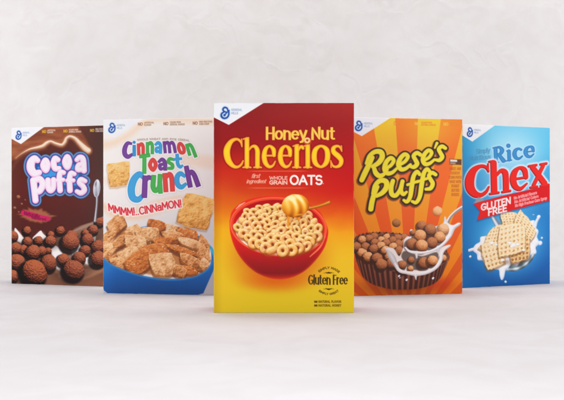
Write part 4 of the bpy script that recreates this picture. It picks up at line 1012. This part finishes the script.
# ---------------------------------------------------------------- rice squares (blue)
def paint_rice(A):
    X, Y = A.X, A.Y
    n = fbm(X * .05, Y * .05, 61, 2)
    A.rgb[:] = ramp((Y - 124) / 162, [(0, (112, 196, 226)), (.15, (84, 184, 222)), (.45, (58, 138, 196)), (.65, (44, 116, 182)), (.85, (36, 98, 166)), (1, (32, 88, 150))])
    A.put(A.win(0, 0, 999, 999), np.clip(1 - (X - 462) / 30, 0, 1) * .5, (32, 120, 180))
    A.glow(512, 152, 52, 42, (186, 228, 242), .95)
    A.glow(510, 186, 50, 36, (150, 206, 236), .8)
    A.glow(508, 240, 48, 46, (96, 196, 240), .95, power=.8)
    A.glow(509, 243, 34, 32, (170, 230, 250), .8)
    corner_flash(A)
    def tilt(px, py, sl):
        return lambda x, b, y: (x, b + (x - px) * sl - y)
    A.cur = SUBTITLE; A.flat_ends = True
    A.stroke(flat(text_strokes('Simply', 476, 153.6, 4.2, 13.5, thick=.42, thin=.3, path=tilt(476, 0, -.09))) + flat(text_strokes('Nutritious', 469.5, 160.6, 4.2, 20.5, thick=.42, thin=.3, path=tilt(469.5, 0, -.09))), (84, 142, 178), aa=.5)
    # title
    A.cur = TITLE
    def tl(ox, oy, sl, sk=0):
        # letter space: x right, y up from the baseline, sloping line of writing
        return lambda P: [(ox + x + sk * y, oy - y + sl * x, r) for x, y, r in P]
    f = tl(494.6, 163.4, -.16, -.03)
    sp = spline
    rice = [f([(1.0, 1.4, 1.6), (1.0, 14.6, 1.6)]), f([(-1.4, .6, .6), (3.6, .6, .6)]), f([(-1.4, 15.6, .6), (2, 15.6, .6)]), f(sp([(1.4, 15.4, .8), (5.0, 15.2, 1.1), (7.4, 12.0, 1.8), (5.4, 8.4, 1.2), (1.8, 8.0, .8)], 5)), f([(4.0, 8.0, 1.4), (8.4, 1.4, 1.8)]), f([(7.4, .6, .6), (11.0, .6, .6)]),
            f([(14.2, 1.4, 1.5), (14.2, 9.8, 1.5)]), f([(12.0, .6, .55), (16.6, .6, .55)]), f([(12.0, 10.4, .55), (14.4, 10.4, .6)]), f([(13.8, 15.4, 1.7), (13.9, 15.4, 1.7)]),
            f(sp([(26.4, 9.4, 1.0), (24.0, 10.8, 1.0), (20.8, 9.6, 1.5), (19.6, 5.8, 1.8), (21.2, 2.0, 1.5), (24.2, .9, 1.0), (27.4, 2.8, .7)], 5)),
            f([(31.2, 6.2, .6), (38.0, 6.2, .6)]), f(sp([(38.6, 6.4, 1.3), (37.8, 9.8, 1.4), (34.8, 11.0, .9), (31.8, 9.4, 1.5), (30.8, 5.8, 1.8), (32.4, 2.2, 1.5), (35.6, 1.0, 1.0), (39.0, 3.2, .6)], 5))]
    A.flat_ends = False
    rice = [[(p[0], p[1], p[2] * 1.22 if p[2] > .7 else p[2] * 1.1) for p in s] for s in rice]
    A.stroke(rice, (190, 226, 242), grow=1.0, aa=.8, alpha=.9)
    A.stroke(rice, (46, 108, 168), aa=.35)
    A.stroke(rice, (72, 146, 200), grow=-.6, aa=.5)
    f = tl(465.6, 198.4, -.155, -.02)
    chx = [f(sp([(23.2, 23.8, .9), (20.6, 28.4, 1.5), (15.0, 30.0, 1.7), (8.4, 26.6, 3.2), (4.6, 18.4, 4.4), (5.0, 9.4, 4.2), (9.6, 3.0, 3.2), (15.4, 1.4, 1.9), (20.4, 3.8, 1.5), (23.2, 8.2, .8)], 6)), f([(23.0, 23.4, .7), (23.0, 31.2, .7)]),
           f([(28.4, 3, 3.0), (28.4, 31.0, 3.0)]), f([(24.2, 33.2, .9), (28, 33.2, 1.0)]), f([(24.2, 1.0, 1.1), (32.6, 1.0, 1.1)]), f(sp([(31, 18.6, 1.2), (35.6, 22.4, 1.8), (39.4, 20.2, 2.8), (40.2, 15, 2.9), (40.2, 3.0, 2.9)], 5)), f([(36.4, 1.0, 1.1), (44.2, 1.0, 1.1)]),
           f([(49.4, 12.0, 1.1), (59.0, 12.0, 1.1)]), f(sp([(60.4, 12.4, 2.3), (59.0, 19.4, 2.6), (54.2, 22.4, 1.5), (49.2, 18.8, 2.8), (47.4, 11.6, 3.2), (49.4, 4.6, 2.8), (54.6, 1.5, 1.8), (61.2, 5.6, .8)], 6)),
           f([(67.4, 20.6, 2.6), (79.0, 3.0, 2.9)]), f([(78.0, 20.8, 1.8), (68.0, 3.0, 1.8)]), f([(63.6, 22.6, 1.1), (71.2, 22.6, 1.1)]), f([(75.4, 22.6, 1.1), (81.4, 22.6, 1.1)]), f([(64.8, 1.0, 1.1), (71.4, 1.0, 1.1)]), f([(75.2, 1.0, 1.1), (83.2, 1.0, 1.1)])]
    A.stroke(chx, (222, 240, 248), grow=1.5, aa=1.0, alpha=.95)
    A.stroke([[(p[0] - .5, p[1] + .5, p[2]) for p in s] for s in chx], (140, 22, 26), grow=.2, aa=.35)
    A.stroke(chx, (224, 48, 42), grow=-.1, aa=.35)
    # cereal on a spoon in a splash
    A.cur = PICTURE
    A.stroke([spline([(488, 205, 1.3), (492, 216, 2.0), (498, 226, 3.4)], 5)], (120, 140, 158), aa=.5)
    A.stroke([spline([(487.6, 205, .6), (491.4, 216, .9), (496.8, 226, 1.4)], 5)], (214, 224, 232), aa=.5)
    w = A.win(496, 232, 545, 276)
    d = sd_ellipse(A.X[w], A.Y[w], 515.5, 252, 22.0, 17.6, -38)
    t = (A.X[w] - 515) / 40 + (A.Y[w] - 252) / 40
    A.put(w, A.cov(d), ramp(np.clip(.5 - t * .9 + .7 * np.exp(-((d + 2.2) / 1.4) ** 2) + .25 * np.sin(A.X[w] * .5 - A.Y[w] * .3), 0, 1), [(0, (70, 84, 92)), (.5, (132, 146, 152)), (1, (226, 234, 238))]))
    A.cur = BAND
    V = [(473, 250), (475.5, 245), (480, 242), (480.6, 237.4), (486, 236.2), (490, 232), (498, 231), (510, 227), (519, 225.6), (524, 220), (529.6, 221.2), (533.8, 221), (534, 226.6), (537.6, 231), (536.2, 237), (538.6, 243), (535, 247), (535.4, 253), (530, 254.6), (527.4, 260), (521, 259.8), (516.6, 265), (511, 263.6), (507.4, 268), (504.8, 270), (503.4, 277), (501.6, 279.6), (500, 276), (499, 269.6), (494, 268.6), (491.6, 264.6), (486, 265), (482.6, 260), (478, 259.6), (477, 254), (473, 250)]
    A.milk(V=spline(V, 4),
           strokes=[spline([(463.6, 249.6, .8), (468.4, 250.4, .8), (473, 249.2, 1.1), (478, 250, 1.6)], 4), [(463.8, 249.6, 1.0), (464.2, 249.6, 1.0)], spline([(534, 228, 1.3), (535.8, 222, 1.0), (538.4, 217.4, .8)], 4), [(538.2, 217, 1.2), (538.6, 216.6, 1.2)], spline([(533, 246, 1.6), (537, 243.6, .9), (539.6, 243.2, .9)], 4), [(539.6, 243.2, 1.6), (539.9, 242.8, 1.6)], [(541.4, 238, .5), (541.6, 237.8, .5)], [(470, 256.6, .6), (470.2, 256.4, .6)], [(505.4, 281.6, .6), (505.5, 281.8, .6)], [(533, 214, .6), (533.2, 213.8, .6)]],
           grow=.5, hi=(255, 255, 255), lo=(198, 212, 230), depth=2.4, wave=.2, seed=5)
    A.cur = PIECE
    g = dict(hi=(255, 240, 208), mid=(234, 202, 152), lo=(168, 118, 70))
    g2 = dict(hi=(244, 218, 172), mid=(214, 170, 114), lo=(132, 86, 48))
    A.quad_piece([(500, 213), (516, 213), (518, 224), (503, 226)], 'weave', seed=401, cells=5, **g)
    A.quad_piece([(519.5, 209.5), (535.5, 231), (531, 240), (513, 226)], 'weave', seed=402, cells=6, **g)
    A.quad_piece([(484, 243), (492, 228), (503, 224), (502, 243)], 'weave', seed=403, cells=5, **g)
    A.quad_piece([(509, 240), (529, 238), (528, 258), (511, 263)], 'weave', seed=404, cells=5, light=-.08, **g2)
    A.quad_piece([(478, 248), (486, 242.5), (502, 246), (503, 256), (486, 268)][:4], 'weave', seed=405, cells=5, light=-.05, **g2)
    A.quad_piece([(481, 244), (501, 242), (505, 262), (488, 270)], 'weave', seed=406, cells=5, **g)
    A.quad_piece([(499.5, 226.5), (523, 223.5), (524, 249), (498.5, 257)], 'weave', seed=407, cells=6, light=.05, **g)
    A.glow(506, 262, 9, 5, (110, 74, 50), .5)
    A.cur = BAND
    for px, py, r in ((509, 243, 1.6), (513, 245, 2.0), (517, 244.4, 1.5), (511, 246.6, 1.4), (491, 243, 1.7), (495.4, 244.6, 1.3), (502, 260, 1.5), (523, 250, 1.3), (507, 230, .8), (516, 241.4, .9)):
        A.milk(strokes=[[(px, py, r), (px + .8, py, r * .8)]], hi=(255, 255, 255), lo=(226, 220, 218), depth=1.4)
    # banner
    A.cur = BANNER
    A.poly([(478, 197), (484, 200), (478, 204), (473.2, 203.4)], (150, 156, 170), aa=.5)
    ban = [(473.2, 203.6), (500, 196.2), (552, 184.4), (552, 199.8), (505, 212.0), (476.6, 220.4), (479.4, 211.2)]
    A.poly([(x, y + 1.2) for x, y in ban], (24, 60, 100), aa=1.2, alpha=.5)
    A.poly(ban, (206, 36, 40), aa=.4)
    w = A.win(470, 182, 553, 222)
    A.put(w, A.cov(sd_poly(A.X[w], A.Y[w], ban) + .6) * (1 - np.clip((A.X[w] - 470) / 60, 0, 1)) * .5, (228, 60, 50))
    A.cur = SMALL; A.flat_ends = True
    A.stroke(flat(text_strokes('GLUTEN', 480.8, 210.4, 6.0, 29, thick=.72, track=.22, path=tilt(480.8, 0, -.245))) + flat(text_strokes('FREE', 487.8, 215.4, 6.0, 18, thick=.72, track=.22, path=tilt(487.8, 0, -.245))), (250, 244, 244), aa=.35)
    for s, x0, y0, wd in (('No Artificial Flavors', 513.4, 199.4, 23), ('No Artificial Colors', 514.0, 203.2, 24), ('No High Fructose Corn Syrup', 514.6, 207.0, 32)):
        A.stroke(flat(text_strokes(s, x0, y0, 2.5, wd, thick=.3, track=.2, path=tilt(x0, 0, -.245))), (246, 196, 196), aa=.35)
# ---- where the five cartons stand: front-face edges (x, distance) in carton heights
F_PX = 783.33; HZ = 199.7; EYE = 0.539
def _line(xr, zr, deg, w=0.6685):
    a = math.radians(deg); return (xr - w * math.cos(a), zr - w * math.sin(a)), (xr, zr)
def _mir(l): return (-l[1][0], l[1][1]), (-l[0][0], l[0][1])
PLACES = {
 'honey':  ((-.3251, 3.733), (.3432, 3.733)),
 'peanut': _line(1.035, 4.495, 10.0),
 'rice':   _line(1.7195, 5.026, 22.0),
 'cinn':   _mir(_line(1.0320, 4.521, 9.7)),
 'choc':   _mir(_line(1.7395, 5.035, 15.5)),
}
def quad_of(k):
    (xl, zl), (xr, zr) = PLACES[k]
    P = lambda x, z, y: (282 + F_PX * x / z, HZ + F_PX * (EYE - y) / z)
    return [P(xl, zl, 1), P(xr, zr, 1), P(xr, zr, 0), P(xl, zl, 0)]
# ================================================================ cartons
def print_material():
    m, N, L, b = new_mat("printed_board")
    at = N.new("ShaderNodeAttribute"); at.attribute_name = "ink"
    L.new(at.outputs["Color"], b.inputs["Base Color"])
    b.inputs["Roughness"].default_value = 0.34; b.inputs["Specular IOR Level"].default_value = 0.15
    tc = N.new("ShaderNodeTexCoord")
    n = N.new("ShaderNodeTexNoise"); n.inputs["Scale"].default_value = 9; n.inputs["Detail"].default_value = 2
    n2 = N.new("ShaderNodeTexNoise"); n2.inputs["Scale"].default_value = 900; n2.inputs["Detail"].default_value = 2
    L.new(tc.outputs["Object"], n.inputs["Vector"]); L.new(tc.outputs["Object"], n2.inputs["Vector"])
    q = N.new("ShaderNodeMath"); q.operation = 'MULTIPLY_ADD'; q.inputs[1].default_value = 0.006
    L.new(n2.outputs["Fac"], q.inputs[0]); L.new(n.outputs["Fac"], q.inputs[2])
    bp = N.new("ShaderNodeBump"); bp.inputs["Strength"].default_value = 0.25; bp.inputs["Distance"].default_value = 0.004
    L.new(q.outputs[0], bp.inputs["Height"]); L.new(bp.outputs[0], b.inputs["Normal"])
    return m
PRINT = print_material()

def board_material(name, rgb):
    m, N, L, b = new_mat(name)
    tc = N.new("ShaderNodeTexCoord"); n = N.new("ShaderNodeTexNoise"); n.inputs["Scale"].default_value = 30; n.inputs["Detail"].default_value = 4
    L.new(tc.outputs["Object"], n.inputs["Vector"])
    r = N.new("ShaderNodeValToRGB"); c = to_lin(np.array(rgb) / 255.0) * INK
    r.color_ramp.elements[0].color = (*(c * .93), 1); r.color_ramp.elements[1].color = (*np.minimum(c * 1.05, 1), 1)
    L.new(n.outputs["Fac"], r.inputs["Fac"]); L.new(r.outputs[0], b.inputs["Base Color"])
    b.inputs["Roughness"].default_value = 0.45; b.inputs["Specular IOR Level"].default_value = 0.35
    return m
GREYBOARD = None
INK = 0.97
def to_lin(c):
    c = np.clip(c, 0, 1)
    return np.where(c <= 0.04045, c / 12.92, ((c + 0.055) / 1.055) ** 2.4)

DEPTH = 0.058; WID = 0.6685 * H
def front_sheets(A, root, names, ink):
    """the painted grid becomes the front print, one mesh per printed feature"""
    ny, nx = A.rgb.shape[:2]
    rgb = A.rgb / 255.0
    grey = rgb.mean(-1, keepdims=True)
    rgb = grey + (rgb - grey) * 1.10
    # board showing through where the folds have rubbed
    ex = np.minimum(np.minimum(A.u, 1 - A.u) * 140, np.minimum(A.v, 1 - A.v) * 210)
    rub = np.clip(1 - ex / (.5 + 1.0 * fbm(A.U * .35, A.V * .35, 77, 3) ** 2), 0, 1) * np.clip((fbm(A.U * .12, A.V * .12, 78, 2) - .3) * 3, 0, 1)
    rgb = rgb * (1 - .6 * rub[..., None]) + np.array((.86, .84, .80)) * .6 * rub[..., None]
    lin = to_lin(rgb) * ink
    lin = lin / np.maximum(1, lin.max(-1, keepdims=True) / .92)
    x = (A.u - 0.5) * WID; z = (1 - A.v) * H
    bow = 0.0016 * np.sin(math.pi * A.u) * np.sin(math.pi * A.v) + 0.0006 * (fbm(A.u * 3 + 7, A.v * 4, int(root.location.x * 1000) % 97, 2) - .5) * np.minimum(1, 8 * np.minimum(np.minimum(A.u, 1 - A.u), np.minimum(A.v, 1 - A.v)))
    r = 0.0009
    dx = np.minimum(A.u, 1 - A.u) * WID; dz = np.minimum(A.v, 1 - A.v) * H
    roll = 0
    for dd in (dx, dz):
        t = np.clip(1 - dd / r, 0, 1); roll = roll + r * (1 - np.sqrt(np.clip(1 - t * t, 0, 1)))
    y = -DEPTH / 2 - 0.0003 - bow + roll
    co = np.stack([x, y, z], -1).reshape(-1, 3)
    ii, jj = np.meshgrid(np.arange(ny - 1), np.arange(nx - 1), indexing='ij')
    a = (ii * nx + jj).ravel()
    quads = np.stack([a, a + nx, a + nx + 1, a + 1], -1)
    pf = A.part[:-1, :-1].ravel()
    col = np.concatenate([lin.reshape(-1, 3), np.ones((nx * ny, 1))], 1)
    objs = {}
    for k, (nm, parent_k) in names.items():
        sel = quads[np.isin(pf, [k])] if k else quads[~np.isin(pf, [q for q in names if q])]
        if len(sel) == 0: continue
        used, inv = np.unique(sel.ravel(), return_inverse=True)
        me = mesh_np(nm, co[used], inv.reshape(-1, 4))
        ca = me.color_attributes.new("ink", 'FLOAT_COLOR', 'POINT')
        ca.data.foreach_set("color", np.ascontiguousarray(col[used], np.float32).ravel())
        par = objs.get(parent_k, root) if parent_k is not None else root
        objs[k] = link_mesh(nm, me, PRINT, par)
    return objs

def carton(key, paint, names, side_rgb, label, seedv):
    (xl, zl), (xr, zr) = PLACES[key]
    A = Art(quad_of(key), 3.0)
    paint(A)
    ang = math.atan2(zr - zl, xr - xl)
    cx, cy = (xl + xr) / 2 * H, (zl + zr) / 2 * H
    # the front face stands on that line; the body goes back from it
    root = bpy.data.objects.new("cereal_box", None); COL.objects.link(root)
    root.empty_display_size = 0.05
    root.location = (cx - math.sin(ang) * DEPTH / 2, cy + math.cos(ang) * DEPTH / 2, 0.0)
    root.rotation_euler = (0, 0, ang)
    root['label'] = label; root['category'] = 'cereal box'; root['group'] = 'cereal boxes standing in a wedge'
    front_sheets(A, root, names, INK * (.95 if key == 'honey' else 1.06))  # side cartons' ink is lifted to stand in for brighter light on them
    sm = board_material("carton_board_" + key, side_rgb)
    bevel_box("carton", -WID / 2 + .0003, WID / 2 - .0003, -DEPTH / 2, DEPTH / 2, 0.0002, H - .0004, 0.0011, sm, root)
    f = bevel_box("top_flap", -WID / 2 + .003, WID / 2 - .003, -DEPTH / 2 + .006, DEPTH / 2 - .0008, H - .0003, H + .0003, 0.0001, sm, root, 1)
    bevel_box("tab", -.022, .022, -DEPTH / 2 + .0028, -DEPTH / 2 + .0062, H - .0003, H + .0001, 0.0001, sm, f, 1)
    return root

CORE = {BG: ("front_panel", None), CORNER: ("corner_flash", None), EMBLEM: ("emblem", CORNER), MAKER: ("maker_name", CORNER), TITLE: ("title_lettering", None), CLAIMS: ("claims_strip", None), SUBTITLE: ("subtitle", None), SEAL: ("gluten_free_seal", None), SMALL: ("small_print", None)}
carton('honey', paint_honey, {**CORE, PICTURE: ("bowl_picture", None), PIECE: ("dipper_picture", None)}, (176, 40, 30),
       "red to yellow cereal box with a red bowl of oat rings, standing frontmost", 1)
carton('cinn', paint_cinn, {**CORE, PICTURE: ("bowl_picture", None), PIECE: ("cereal_picture", None)}, (236, 228, 220),
       "white cereal box with multicoloured lettering and a blue bowl of toasted squares", 2)
carton('peanut', paint_peanut, {**CORE, PICTURE: ("cup_picture", None), PIECE: ("cereal_picture", None), BAND: ("milk_picture", None)}, (226, 108, 34),
       "orange and yellow striped cereal box with yellow script and a brown paper cup of puffs", 3)
carton('choc', paint_choc, {**CORE, PICTURE: ("milk_picture", None), PIECE: ("cereal_picture", None), BAND: ("badge", None)}, (84, 44, 34),
       "dark brown cereal box with rounded white lettering and chocolate balls in milk", 4)
carton('rice', paint_rice, {**CORE, PICTURE: ("spoon_picture", None), PIECE: ("cereal_picture", None), BAND: ("milk_picture", None), BANNER: ("banner", None)}, (44, 116, 182),
       "blue cereal box with big red lettering and woven squares splashing in milk", 5)
